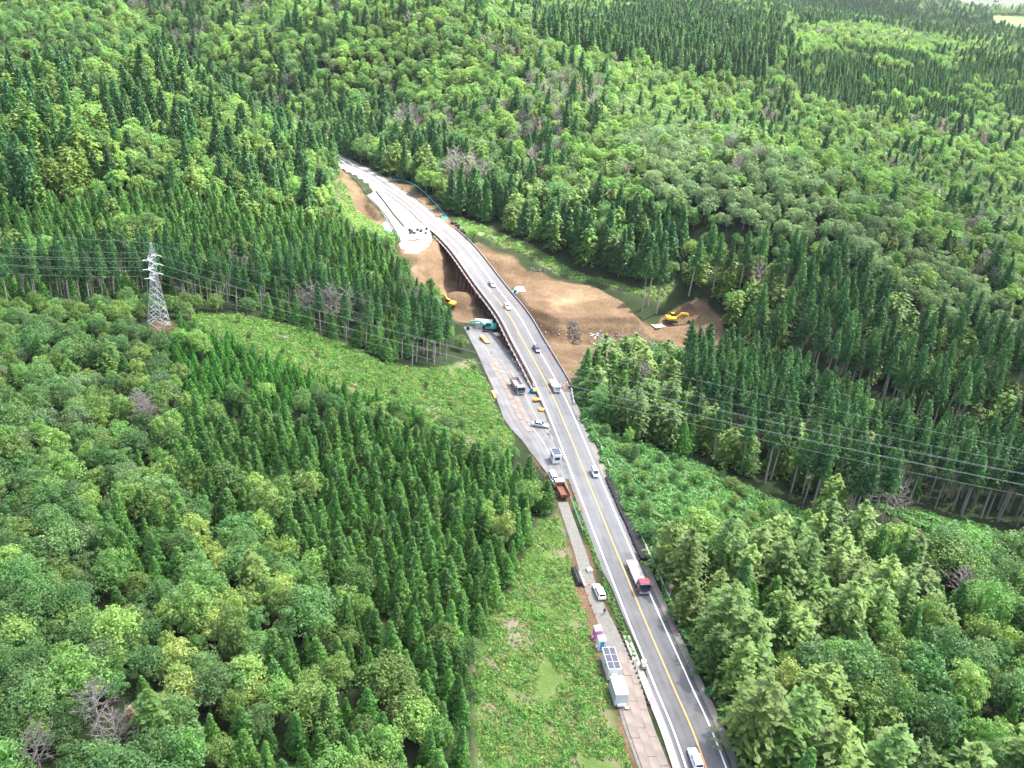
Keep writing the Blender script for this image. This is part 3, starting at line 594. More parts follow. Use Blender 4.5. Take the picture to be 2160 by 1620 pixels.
M['fir'] = leaf_mat('fir_foliage', (.060,.126,.024), (.096,.150,.030), vs=.18); M['chest'] = leaf_mat('flowering_chestnut_foliage', (.13,.21,.050), (.20,.25,.075), vs=.1)
M['deadwood'] = mat('dead_grey_wood', (.215,.195,.185), .9, rand=.25); M['deadleaf'] = mat('withered_brown', (.24,.16,.11), .9, rand=.25)
M['bush'] = leaf_mat('scrub_foliage', (.056,.155,.030), (.100,.190,.042), vs=.2); M['bush_y'] = leaf_mat('yellow_scrub', (.110,.175,.040), (.15,.185,.058), vs=.2); M['vine'] = leaf_mat('vine_foliage', (.048,.145,.034), (.084,.175,.048), vs=.15)
KIND = {}
def kind(key, name, gens, mcrown, mtrunk, crown='crown'):
    out = []
    for g in gens:
        (cv, cf), (tv, tf) = g; a = np_mesh(name+'_crown', cv, cf, [mcrown]); t = np_mesh(name+'_trunk', tv, tf, [mtrunk], smooth=True)
        j = np_mesh(name+'_whole', np.vstack([cv, tv]), np.vstack([cf, tf+len(cv)]), [mcrown, mtrunk], np.r_[np.zeros(len(cf)), np.ones(len(tf))]); out.append((a, t, j))
    KIND[key] = dict(name=name, v=out, crown=crown)
kind('cedar', 'cedar_tree', [cedar(i, 9.0+.7*(i % 4), .06+.03*(i % 3), 2.5+.3*(i % 3), taper=.92+.07*(i % 4)) for i in range(8)], M['cedar'], M['bark'])
kind('young', 'young_cypress', [cedar(20+i, 6.5, .06, 2.0, 44, 18, .75, .30) for i in range(4)], M['cedar_l'], M['bark'])
kind('tall', 'tall_cedar', [cedar(40+i, 21, .48+.05*(i % 3), 2.4, 50, 21, .75) for i in range(4)], M['cedar_shaded'], M['bark_pale'])
kind('dcedar', 'dark_cedar', [cedar(30+i, 10+.8*(i % 4), .08+.03*(i % 3), 2.4+.3*(i % 3), taper=.85+.08*(i % 4)) for i in range(6)], M['cedar_shaded'], M['bark'])
kind('grey', 'ridge_tree', [broad(180+i, 9.5+(i % 3), 3.8+.4*(i % 3), 40, 50, .28) for i in range(4)], M['grey'], M['bark'])
kind('broad', 'broadleaf_tree', [broad(60+i, 9.5+(i % 4)*.9, 3.7+.5*(i % 3), 36+4*(i % 4), flat=.55+.05*(i % 4)) for i in range(7)], M['broad'], M['bark'])
kind('dark', 'oak_tree', [broad(80+i, 10+(i % 3), 3.9+.5*(i % 3), 46, 54, .28) for i in range(6)], M['broad_d'], M['bark'])
kind('fir', 'fir_tree', [fir(100+i, 12+(i % 2)*1.5, 3.9+.4*(i % 3), 12, .12, .52) for i in range(4)], M['fir'], M['bark'])
kind('chest', 'chestnut_tree', [broad(120+i, 10, 3.2, 34, 46, .27) for i in range(2)], M['chest'], M['bark'])
kind('dead', 'dead_tree', [dead(140+i, 12, 3.2+.4*i) for i in range(3)], M['deadwood'], M['deadwood'], 'branches')
kind('brown', 'withered_pine', [fir(160+i, 11, 2.9, 9) for i in range(2)], M['deadleaf'], M['bark'])
# ---------------------------------------------------------------- planting
def zpoly(pts, dz): return np.array([ray_ground(a, b, dz)[:2] for a, b in pts])
ZONES = [ # name, outline (photo pixels at canopy height), canopy dz, spacing, mix of kinds, height factor range, words for the label
 ('verge_r', [(1206,850),(1250,905),(1330,930),(1430,965),(1520,1010),(1640,1060),(1700,1110),(1560,1120),(1480,1100),(1400,1120),(1360,1160),(1330,1110),(1290,1020),(1240,920)], 2, 6.0, dict(broad=.5, dark=.5), (.30,.5), 'in the leafy scrub beside the guardrail of the highway'),
 ('edge_r', [(1340,1110),(1370,1140),(1420,1220),(1500,1420),(1600,1620),(1660,1760),(1560,1760),(1500,1620),(1440,1450),(1380,1280),(1340,1180)], 4, 4.2, dict(broad=.5, dark=.35, cedar=.15), (.4,.75), 'on the wooded bank beside the dark shoulder of the highway'),
 ('band_l', [(1225,760),(1262,705),(1330,680),(1410,700),(1440,780),(1450,905),(1300,872),(1232,852)], 8, 5.4, dict(cedar=.50, fir=.34, dark=.12, dead=.04), (1.0,1.4), 'in the bushy wood corner between bridge and power lines'),
 ('band', [(1232,745),(1290,720),(1340,690),(1420,700),(1480,740),(1560,760),(1680,800),(1780,850),(1900,900),(2040,930),(2200,960),(2400,980),(2400,1150),(2160,1090),(2000,1060),(1880,1050),(1760,1040),(1640,1010),(1540,960),(1440,900),(1300,870),(1235,850)], 10, 4.8, dict(tall=.82, fir=.09, cedar=.07, dead=.02), (.88,1.12), 'in the tall plantation under the power lines'),
 ('backwood', [(1300,520),(1360,560),(1480,520),(1620,540),(1780,560),(1900,640),(2060,690),(2200,740),(2400,800),(2400,1000),(2160,900),(2000,860),(1850,800),(1700,740),(1590,690),(1540,640),(1420,610),(1330,610)], 12, 5.4, dict(tall=.62, fir=.24, cedar=.06, broad=.05, dead=.03), (1.0,1.28), 'in the tall dark wood behind the earth clearing'),
 ('ridge', [(1290,275),(1400,262),(1560,290),(1720,350),(1850,420),(1960,500),(2060,580),(2200,690),(2050,690),(1900,600),(1760,520),(1600,480),(1480,440),(1380,400)], 8, 4.8, dict(grey=.88, broad=.06, fir=.04, dead=.02), (.7,1.0), 'on the rounded leafy ridge behind the tall dark wood'),
 ('roadwood', [(640,250),(700,215),(780,190),(900,260),(1000,330),(1100,370),(1250,400),(1400,440),(1480,480),(1400,540),(1330,610),(1200,560),(1060,490),(990,440),(900,400),(800,350),(720,320),(680,300)], 9, 6.0, dict(dcedar=.52, fir=.20, dark=.18, broad=.07, dead=.03), (1.15,1.75), 'in the wood along the far side of the highway'),
 ('plant_far', [(1640,120),(1780,95),(1960,110),(2200,150),(2400,180),(2400,260),(2160,240),(1980,240),(1830,230),(1690,200)], 8, 5.2, dict(dcedar=.85, broad=.15), (.6,.9), 'in the even plantation on the far hillside'),
 ('spur_fir', [(-200,130),(60,180),(180,250),(230,330),(120,400),(-200,420)], 8, 5.4, dict(fir=.5, dcedar=.4, broad=.1), (.85,1.25), 'on the left shoulder of the spur'),
 ('spur', [(60,120),(300,120),(450,170),(560,230),(680,300),(715,350),(715,430),(640,430),(500,400),(350,390),(200,380),(220,320),(170,240)], 8, 5.0, dict(dcedar=.36, broad=.50, fir=.06, dark=.06, dead=.02), (.75,1.1), 'on the hill spur that hides the end of the road'),
 ('slope', [(-300,400),(120,400),(350,390),(500,400),(700,430),(722,480),(800,500),(842,540),(862,580),(760,560),(640,520),(450,530),(330,520),(-300,545)], 8, 3.6, dict(cedar=.92, fir=.04, broad=.04), (.68,1.05), 'in the plantation on the slope beyond the lattice pylon'),
 ('wood', [(-300,545),(330,515),(450,525),(640,520),(760,560),(862,580),(885,612),(915,652),(950,692),(980,742),(930,748),(860,720),(760,690),(640,640),(520,600),(400,590),(0,590),(-300,590)], 9, 4.0, dict(tall=.42, cedar=.50, broad=.05, dead=.03), (.68,.88), 'at the edge of the wood behind the lattice pylon'),
 ('clear_l', [(400,655),(520,665),(640,695),(800,772),(900,782),(1000,752),(1020,790),(1065,900),(1085,965),(990,940),(860,868),(700,812),(540,752),(430,700)], 1, 11.0, dict(broad=.6, young=.4), (.16,.3), 'in the bright scrub between the wood and the site road'),
 ('young', [(370,690),(470,690),(540,740),(700,800),(860,850),(980,920),(1060,950),(900,900),(760,850),(620,860),(500,870),(400,830),(330,760)], 2, 2.6, dict(young=.95, broad=.05), (.45,.75), 'in the young planting below the lattice pylon'),
 ('pylon_scrub', [(-300,600),(250,600),(470,640),(480,700),(370,700),(250,740),(-300,720)], 3, 3.8, dict(broad=.45, dark=.4, young=.15), (.38,.65), 'in the scrub around the foot of the lattice pylon'),
 ('cedars', [(400,830),(500,870),(620,860),(760,850),(900,900),(1070,950),(1150,990),(1175,1070),(1120,1150),(1040,1240),(1000,1290),(990,1350),(860,1250),(700,1180),(560,1100),(430,1040),(360,930)], 8, 3.7, dict(cedar=.96, broad=.03, chest=.01), (.7,1.08), 'in the dense plantation left of the gravel track'),
 ('mixed', [(200,1040),(430,1040),(560,1100),(700,1180),(860,1250),(990,1350),(985,1450),(985,1720),(420,1720),(380,1500),(300,1350),(180,1200)], 8, 3.8, dict(cedar=.52, broad=.24, dark=.14, chest=.09, fir=.01), (.55,.95), 'in the mixed wood left of the scrubby clearing'),
 ('oaks', [(-400,620),(250,730),(370,760),(400,830),(360,930),(430,1040),(200,1040),(180,1200),(300,1350),(380,1500),(420,1720),(-500,1720)], 8, 4.0, dict(dark=.52, broad=.30, grey=.06, cedar=.07, chest=.02, fir=.02, dead=.01), (.5,.88), 'in the leafy wood below the lattice pylon'),
 ('rightwood', [(1380,1180),(1420,1110),(1560,1110),(1700,1110),(1850,1130),(2100,1150),(2500,1180),(2600,1800),(1640,1800),(1600,1620),(1500,1420),(1420,1240)], 8, 5.6, dict(fir=.36, cedar=.22, broad=.20, dark=.20, chest=.01, dead=.01), (.75,1.4), 'in the mixed fir wood right of the highway'),
 ('scrub_r', [(1640,1040),(1760,1060),(1900,1080),(2160,1120),(2500,1160),(2500,1200),(2100,1160),(1850,1140),(1700,1115)], 2, 6.0, dict(broad=.5, dark=.5), (.3,.5), 'in the low scrub below the tall plantation'),
 ('stand_far', [(1130,70),(1260,30),(1450,15),(1640,50),(1680,110),(1600,160),(1480,150),(1360,130),(1240,105)], 8, 5.6, dict(dcedar=.8, fir=.06, broad=.14), (.85,1.1), 'in the dark stand on the far hill'),
 ('leafy', [(780,195),(690,130),(760,70),(960,35),(1130,60),(1240,105),(1360,130),(1480,150),(1600,165),(1690,200),(1830,235),(1980,245),(2160,250),(2450,280),(2450,640),(2200,690),(1960,500),(1720,350),(1560,290),(1400,262),(1290,275),(1380,400),(1480,440),(1400,445),(1250,405),(1100,375),(1000,335),(900,265)], 8, 5.0, dict(broad=.60, grey=.12, dark=.05, fir=.07, dcedar=.09, dead=.06, brown=.01), (.66,1.0), 'on the bright leafy hillside beyond the highway'),
 ('crest', [(1640,60),(1800,50),(1950,70),(2050,100),(1960,110),(1780,95),(1690,110)], 8, 5.4, dict(broad=.8, dcedar=.15, dead=.05), (.7,1.0), 'on the bright far crest'),
]
DEFAULT = dict(broad=.55, grey=.06, dark=.07, dcedar=.21, fir=.07, dead=.035, brown=.005)
ZP = [(n, zpoly(p, dz), sp, mix, hr, w) for n, p, dz, sp, mix, hr, w in ZONES]
OPEN = [poly_w(p) for p in [[(985,690,-5),(1010,790,-2),(1070,900,-.3),(1105,965,0),(1150,975,0),(1150,880,0),(1060,700,-5)], [(690,330,0),(720,325,0),(800,370,0),(900,440,0),(920,520,0),(860,545,-1),(830,510,-1),(790,450,0),(735,400,0),(712,362,0)],
  [(1090,960,0),(1130,960,0),(1215,1000,0),(1215,1080,.1),(1165,1085,.3),(1140,1030,.3)]]]
def clear_mask(P, zone=None):
    """True where trees may stand"""
    ok = hw_dist(P)[0] > 8.0
    ok &= line_dist(P, DT)[0] > 11.0; ok &= line_dist(P, TR)[0] > 5.0
    for p in DIRT: ok &= sdist(P, p) > 2.2
    for p in OPEN: ok &= sdist(P, p) > .5
    for i, p in enumerate(GRASS):
        if zone in ('verge_r','clear_l','scrub_r','edge_r'): continue
        ok &= sdist(P, p) > (.8 if i in (2, 3) else 2.8)
    ok &= sdist(P, FIELD) > 3; ok &= sdist(P, TOWNCLEAR) > 3
    ok &= np.hypot(P[:,0]-PYL[0], P[:,1]-PYL[1]) > 5.5
    for e in EXTRA: ok &= np.hypot(P[:,0]-e[1], P[:,1]-e[2]) > 3.2
    return ok
PYL = ray_ground(336, 692)
EXTRA = []
for k_, a_, b_, s_, w_ in [('dead',215,1560,.95,'among the oaks below the pylon'),('dead',255,1605,.85,'among the oaks below the pylon'),('dead',92,1650,.85,'among the oaks below the pylon'),('brown',290,1560,.6,'beside the dead trees among the oaks'),
   ('dead',662,688,1.15,'at the wood edge under the power lines'),('dead',697,698,1.3,'at the wood edge under the power lines'),('dead',735,700,1.2,'at the wood edge under the power lines'),('dead',765,705,1.0,'at the wood edge under the power lines'),('dead',1893,800,1.1,'in front of the tall dark wood'),('dead',1352,850,1.15,'in the wood corner beside the bridge'),
   ('dcedar',700,372,1.6,'beside the road where it leaves behind the hill'),('chest',1640,1500,1.25,'standing free in the fir wood right of the highway'),('fir',1262,815,1.45,'at the wood corner beside the bridge end'),('fir',1400,905,1.3,'under the power lines at the wood corner'),('fir',1445,915,1.25,'under the power lines at the wood corner')]:
    q_ = ray_ground(a_, b_); EXTRA.append((k_, q_[0], q_[1], gz(q_[0], q_[1]), s_, a_*.1, w_))
TREES = []   # kind, x, y, z, scale, rot, zone words
def grid_pts(x0, x1, y0, y1, sp, rng):
    xs = np.arange(x0, x1, sp); ys = np.arange(y0, y1, sp*.9); X, Y = np.meshgrid(xs, ys); X = X+(np.arange(len(ys)) % 2)[:,None]*sp*.5
    P = np.column_stack([X.ravel(), Y.ravel()]); return P+rng.uniform(-.36,.36,P.shape)*sp
def in_view(P, z, m=220):
    zz = z+8-CAM_H; f = P[:,0]*CF.x+P[:,1]*CF.y+zz*CF.z; f = np.where(np.abs(f) < 1, 1, f)
    px = 1080+FPX*(P[:,0]*CR.x+P[:,1]*CR.y+zz*CR.z)/f; py = 810-FPX*(P[:,0]*CU.x+P[:,1]*CU.y+zz*CU.z)/f; return (f > 5) & (px > -m) & (px < 2160+m) & (py > -130) & (py < 1620+m+120)
def plant(P, mix, hr, zone, words, rng):
    if not len(P): return
    z = ground(P); k = in_view(P, z); P = P[k]; z = z[k]
    if not len(P): return
    k = clear_mask(P, zone); P = P[k]; z = z[k]
    keys = list(mix); w = np.array([mix[q] for q in keys]); w = w/w.sum()
    # kinds come in patches, so draw from a slowly varying field
    u = np.clip((fbm(P[:,0]/22+7, P[:,1]/22+3, 3)-.2)/.5, 0, .999)*.6+rng.random(len(P))*.4
    r = np.argsort(np.argsort(u))/max(1, len(u)); c = np.cumsum(w); ki = np.searchsorted(c, r).clip(0, len(keys)-1)
    for i in range(len(P)):
        TREES.append((keys[ki[i]], P[i,0], P[i,1], z[i], rng.uniform(*hr)*(rng.uniform(1.15,1.7) if keys[ki[i]] == 'dcedar' and zone in ('spur','spur_fir','leafy','far','stand_far','ridge') else (.72 if zone == 'roadwood' and keys[ki[i]] in ('broad','dark','fir') else 1.0)), rng.random()*6.283, words))
trng = np.random.default_rng(3)
def near_zones(P):
    m = np.zeros(len(P), bool)
    for q in ZP: m |= inside(P, q[1])
    return m
done = []
for n, poly, sp, mix, hr, w in ZP:
    P = grid_pts(poly[:,0].min(), poly[:,0].max(), poly[:,1].min(), poly[:,1].max(), sp, trng); k = inside(P, poly)
    for d in done: k &= ~inside(P, d)
    plant(P[k], mix, hr, n, w, trng); done.append(poly)
for x0, x1, y0, y1, sp in ((-420,520,70,460,5.4), (-640,760,460,800,5.2), (-900,1100,800,1300,6.2), (-1200,1700,1300,2000,8.2), (-600,2400,2000,3000,11)):
    P = grid_pts(x0, x1, y0, y1, sp, trng); P = P[~near_zones(P)]
    # wide stands: plantation hillsides against leafy hillsides
    s = fbm(P[:,0]/130+3, P[:,1]/110+8, 3); a = s > .56
    hf = 1+.35*(y0 > 1250)+.3*(y0 > 1900)
    if y0 < 200: plant(P, dict(broad=.4, dark=.4, cedar=.2), (.4,.75), 'near', 'in the scrub beside the road works', trng); continue
    plant(P[a], dict(dcedar=.86, fir=.05, broad=.09), (.7*hf,1.0*hf), 'far', 'in a dark stand on the hills beyond the road', trng)
    plant(P[~a], DEFAULT, (.66*hf,1.0*hf), 'far', 'on the leafy hills beyond the road', trng)
TREES += EXTRA
print("TREES", len(TREES))

LOOK = dict(cedar='conical green cedar', dcedar='conical blackish green cedar', grey='greyish green broadleaf tree', young='bright green young cypress', tall='cedar with bare pale trunk', broad='light green broadleaf tree', dark='dark green oak',
            fir='tiered olive green fir', chest='chestnut tree in pale yellow blossom', dead='leafless grey dead tree', brown='withered brown pine')
def short(l, a, w): return l if len(l.split()) <= 16 else (a+' '+w if len((a+' '+w).split()) <= 16 else ' '.join((a.split()[-2:]))+' '+w)
CATN = dict(cedar='cedar tree', dcedar='cedar tree', grey='broadleaf tree', young='young tree', tall='cedar tree', broad='broadleaf tree', dark='oak tree', fir='fir tree', chest='chestnut tree', dead='dead tree', brown='pine tree')
def instancer(name, meshes, pts, rots, scl, var, label=None):
    """one object that sets the given meshes out on points with geometry nodes"""
    col = bpy.data.collections.new(name+'_models')
    for i, me in enumerate(meshes):
        col.objects.link(bpy.data.objects.new(f"{name}_model_{chr(97+i)}", me))
    me = bpy.data.meshes.new(name); me.vertices.add(len(pts)); me.vertices.foreach_set("co", np.asarray(pts, np.float32).ravel())
    a = me.attributes.new("rot", 'FLOAT_VECTOR', 'POINT'); a.data.foreach_set("vector", np.asarray(rots, np.float32).ravel())
    a = me.attributes.new("scl", 'FLOAT_VECTOR', 'POINT'); a.data.foreach_set("vector", np.asarray(scl, np.float32).ravel())
    a = me.attributes.new("var", 'INT', 'POINT'); a.data.foreach_set("value", np.asarray(var, np.int32))
    o = bpy.data.objects.new(name, me); link(o); o["kind"] = "stuff"
    tag(o, label or STUFFLABEL.get(name, 'low leafy weeds and scrub covering the open ground'), STUFFCAT.get(name, 'undergrowth'))
    ng = bpy.data.node_groups.new(name+'_scatter', 'GeometryNodeTree'); ng.interface.new_socket("Geometry", in_out='INPUT', socket_type='NodeSocketGeometry'); ng.interface.new_socket("Geometry", in_out='OUTPUT', socket_type='NodeSocketGeometry')
    N = ng.nodes; L = ng.links; gi = N.new("NodeGroupInput"); go = N.new("NodeGroupOutput"); ip = N.new("GeometryNodeInstanceOnPoints")
    ci = N.new("GeometryNodeCollectionInfo"); ci.inputs["Collection"].default_value = col; ci.inputs["Separate Children"].default_value = True; ci.inputs["Reset Children"].default_value = True
    def attr(nm, t):
        q = N.new("GeometryNodeInputNamedAttribute"); q.data_type = t; q.inputs["Name"].default_value = nm; return q.outputs["Attribute"]
    ip.inputs["Pick Instance"].default_value = True
    L.new(gi.outputs[0], ip.inputs["Points"]); L.new(ci.outputs[0], ip.inputs["Instance"]); L.new(attr("var", 'INT'), ip.inputs["Instance Index"])
    e2r = N.new("FunctionNodeEulerToRotation"); L.new(attr("rot", 'FLOAT_VECTOR'), e2r.inputs[0]); L.new(e2r.outputs[0], ip.inputs["Rotation"]); L.new(attr("scl", 'FLOAT_VECTOR'), ip.inputs["Scale"]); L.new(ip.outputs[0], go.inputs[0])
    md = o.modifiers.new("scatter", 'NODES'); md.node_group = ng; return o
STUFFNAME = dict(cedar='cedar_forest', dcedar='dark_cedar_forest', grey='ridge_forest', young='young_cypress_planting', tall='tall_cedar_stand', broad='broadleaf_forest', dark='oak_forest', fir='fir_forest', chest='chestnut_stand', dead='dead_tree_scatter', brown='withered_pine_scatter')
STUFFLABEL = dict(cedar_forest='dense mass of green cedars on the plantation slopes', dark_cedar_forest='dark cedars scattered over the far hills', ridge_forest='greyish green canopy of the far ridge', young_cypress_planting='low even mass of young cypress below the pylon', tall_cedar_stand='tall bare trunked cedars deeper in the stands', broadleaf_forest='light green leafy canopy over the far hills', oak_forest='dark green leafy canopy beyond the nearest oaks', fir_forest='tiered firs scattered through the farther woods', dead_tree_scatter='grey dead trees dotted over the far canopy', withered_pine_scatter='brown withered pines dotted over the far canopy', chestnut_stand='pale blossoming chestnuts deeper in the wood', vines='rampant green vines on the slope right of the highway', bank_vines='leafy vines along the right bank of the highway', scrub='bright scrub on the bank left of the gravel track', verge_weeds='narrow strip of weeds between gravel track and highway')
STUFFCAT = {k: 'forest' for k in STUFFNAME.values()}
NIND = 300
MEAN = {k: float(np.mean([t[4] for t in TREES if t[0] == k] or [1])) for k in KIND}
ntree = 0
for key in KIND:
    T = [t for t in TREES if t[0] == key]
    if not T: continue
    def shown(t):
        px, py = proj(t[1], t[2], t[3]+8); return -20 < px < 2180 and -20 < py < 1680
    T.sort(key=lambda t: (not shown(t), t[1]**2+t[2]**2+(CAM_H-t[3])**2))
    nv = sum(map(shown, T)); ni = min(NIND, nv); K = KIND[key]
    for i, (k, x, y, z, s, r, w) in enumerate(T[:ni]):
        a, t, j = K['v'][int(trng.integers(len(K['v'])))]
        sx = s*trng.uniform(.85,1.18); wd = 'slender ' if sx/s < .96 else ('wide ' if sx/s > 1.06 else ''); mid = MEAN[key]
        ht = 'short ' if s < mid*.93 else ('tall ' if s > mid*1.07 else '')
        e = empty(K['name'], (x, y, z-.15), r, short(f"{ht}{wd}{LOOK[key]} {w}", LOOK[key], w), CATN[key], f"{CATN[key]}s {w}"[:80]); e.scale = (sx*trng.uniform(.88,1.12), sx, s)
        e.rotation_euler = (trng.normal(0,.025), trng.normal(0,.025), r)
        link(bpy.data.objects.new('trunk', t), e); link(bpy.data.objects.new(K['crown'], a), e); ntree += 1
    R = T[ni:]
    if R:
        n = len(R); sx = np.array([q[4] for q in R]); rr = np.column_stack([trng.normal(0,.03,n), trng.normal(0,.03,n), [q[5] for q in R]])
        instancer(STUFFNAME[key], [v[2] for v in K['v']], [(q[1], q[2], q[3]-.15) for q in R], rr, np.column_stack([sx*trng.uniform(.82,1.2,n), sx*trng.uniform(.82,1.2,n), sx]), trng.integers(len(K['v']), size=n))
print("individual trees", ntree)

# ---- scrub, weeds and vines on the open ground (nobody could count it)
bm_ = [np_mesh(f'scrub_{i}', *bush(200+i, 1.0+.25*(i % 3), 5, 15, .34), [M['bush'] if i % 3 else M['bush_y']]) for i in range(6)]
vm_ = [np_mesh(f'vine_{i}', *bush(220+i, 1.5, 6, 18, .42, 1.0), [M['vine']]) for i in range(4)]
wm_ = [np_mesh(f'weed_{i}', *bush(240+i, .55, 3, 10, .22, .35), [M['bush'] if i % 2 else M['bush_y']]) for i in range(4)]
def scatter(name, meshes, polys, sp, hr, thin=0.0, off=6.2, seed=0, avoid_dirt=True):
    rg = np.random.default_rng(seed); PP = []
    for p in polys:
        P = grid_pts(p[:,0].min(), p[:,0].max(), p[:,1].min(), p[:,1].max(), sp, rg); P = P[inside(noisy(P, 9, 1.8), p)]; PP.append(P)
    P = np.vstack(PP); z = ground(P); k = in_view(P, z, 60)
    k &= (hw_dist(P)[0] > off) & (line_dist(P, TR)[0] > 2.6)
    dd, par = line_dist(P, DT); k &= dd > 9.6
    if avoid_dirt:
        for p in DIRT: k &= sdist(noisy(P, 7, 2.2), p) > -.2
    if thin: k &= fbm(P[:,0]/6+2, P[:,1]/6+1, 4) > thin
    P = P[k]; z = z[k]; n = len(P); s = rg.uniform(*hr, n)
    print(name, n)
    return instancer(name, meshes, np.column_stack([P, z-.1]), np.column_stack([np.zeros(n), np.zeros(n), rg.random(n)*6.28]), np.column_stack([s, s, s*rg.uniform(.7,1.2,n)]), rg.integers(len(meshes), size=n))
VERGE = poly_w([(1186,985,0),(1200,985,0),(1232,1080,0),(1262,1160,0),(1300,1260,0),(1346,1380,0),(1362,1430,0),(1352,1430,0),(1338,1400,0),(1322,1370,0),(1290,1300,.1),(1260,1200,.1),(1222,1100,.1),(1200,1040,0)])
scatter('verge_weeds', [np_mesh(f'verge_weed_{i}', *bush(260+i, .5, 3, 12, .2, .4), [M['bush']]) for i in range(3)], [VERGE], .55, (.6,1.2), .25, 4.9, 7, False)
scatter('scrub', bm_, [GRASS[2]], .9, (.28,.8), .40, seed=1)
scatter('low_scrub', wm_, [GRASS[2]], .55, (.45,1.0), .31, seed=11)
scatter('clearing_scrub', bm_, [GRASS[3]], .95, (.3,.9), .30, seed=2)
scatter('clearing_weeds', wm_, [GRASS[3]], .7, (.5,1.1), .22, seed=12)
_i = [i for i in range(len(HW)) if 60 < HW[i,1] < BR0-4]; _fn = frames(HW)
BANK = np.vstack([HW[_i]+_fn[_i]*6.3, (HW[_i]+_fn[_i]*13.0)[::-1]])
scatter('vines', vm_, [GRASS[4], GRASS[6]], 1.6, (.7,1.5), 0, seed=3)
scatter('bank_vines', vm_, [BANK], 1.5, (.5,1.25), .25, 6.4, 13, False)
scatter('weeds', wm_, [GRASS[0], GRASS[1], GRASS[5]], .85, (.8,1.9), .24, seed=4)
# ---------------------------------------------------------------- vehicles
M['tyre'] = mat('tyre_rubber', (.025,.025,.027), .85); M['rim'] = mat('wheel_rim', (.45,.46,.47), .4, .6); M['glass'] = mat('dark_glass', (.015,.02,.025), .08, spec=.8)
M['lamp'] = mat('lamp_lens', (.8,.82,.85), .15); M['tail'] = mat('tail_lens', (.45,.02,.02), .25); M['black'] = mat('black_plastic', (.03,.03,.032), .6); M['chassis'] = mat('chassis_black', (.04,.04,.045), .7, var=.2, scale=2)
def paint(name, c): return mat(name, c, .28, 0.0, spec=.6)
M['p_white'] = paint('white_paint', (.78,.79,.79)); M['p_silver'] = mat('silver_paint', (.55,.57,.58), .3, .5); M['p_navy'] = paint('navy_paint', (.035,.055,.09)); M['p_red'] = paint('red_paint', (.55,.012,.04)); M['p_dark'] = paint('dark_blue_cab', (.03,.04,.075))
M['p_grey'] = mat('grey_truck_paint', (.22,.25,.27), .4, .2); M['p_teal'] = paint('turquoise_paint', (.05,.42,.37)); M['p_yellow'] = paint('yellow_paint', (.72,.42,.02)); M['bedgrey'] = mat('dusty_bed', (.33,.31,.29), .85, var=.25, scale=1.2)
M['bedrust'] = mat('rust_bed', (.15,.06,.036), .8, var=.35, scale=1.5); M['blue_hood'] = mat('grey_hood', (.16,.18,.20), .35, .3)
def loft(mb, secs, m=0):
    n = len(secs[0]); b = len(mb.v)
    for s in secs: mb.v += [tuple(p) for p in s]
    for i in range(len(secs)-1):
        for j in range(n): mb.f.append((b+i*n+j, b+i*n+(j+1)%n, b+(i+1)*n+(j+1)%n, b+(i+1)*n+j)); mb.m.append(m)
    mb.f += [tuple(b+j for j in range(n))[::-1], tuple(b+(len(secs)-1)*n+j for j in range(n))]; mb.m += [m, m]
def wheel(parent, x, y, r=.31, w=.2):
    sg = 1 if x > 0 else -1
    mb = MB(); mb.tube((x-w/2,y,r),(x+w/2,y,r),r,n=14); t = mb.build('wheel', M['tyre'], parent)
    mb = MB(); mb.tube((x+sg*(w/2-.02),y,r),(x+sg*(w/2+.012),y,r),r*.62,n=10); mb.build('rim', M['rim'], t); return t
def panel(parent, name, pts, m, off=.012):
    a, b, c = [Vector(p) for p in pts[:3]]; n = (b-a).cross(c-a).normalized(); cc = sum((Vector(p) for p in pts), Vector())/len(pts)
    if n.dot(cc-Vector((0,cc.y*.6,cc.z*.6+.2))) < 0: n = -n
    V = [Vector(p)-n*.02 for p in pts]+[Vector(p)+n*off for p in pts]; k = len(pts); mb = MB()
    mb.add(V, [tuple(range(k)), tuple(range(k,2*k))]+[(i,(i+1)%k,k+(i+1)%k,k+i) for i in range(k)]); return mb.build(name, m, parent)
def lerp(a, b, t): return tuple(a[i]+(b[i]-a[i])*t for i in range(3))
def quad_in(q, u0, u1, v0, v1):
    f = lambda u, v: lerp(lerp(q[0], q[1], u), lerp(q[3], q[2], u), v); return [f(u0,v0), f(u1,v0), f(u1,v1), f(u0,v1)]
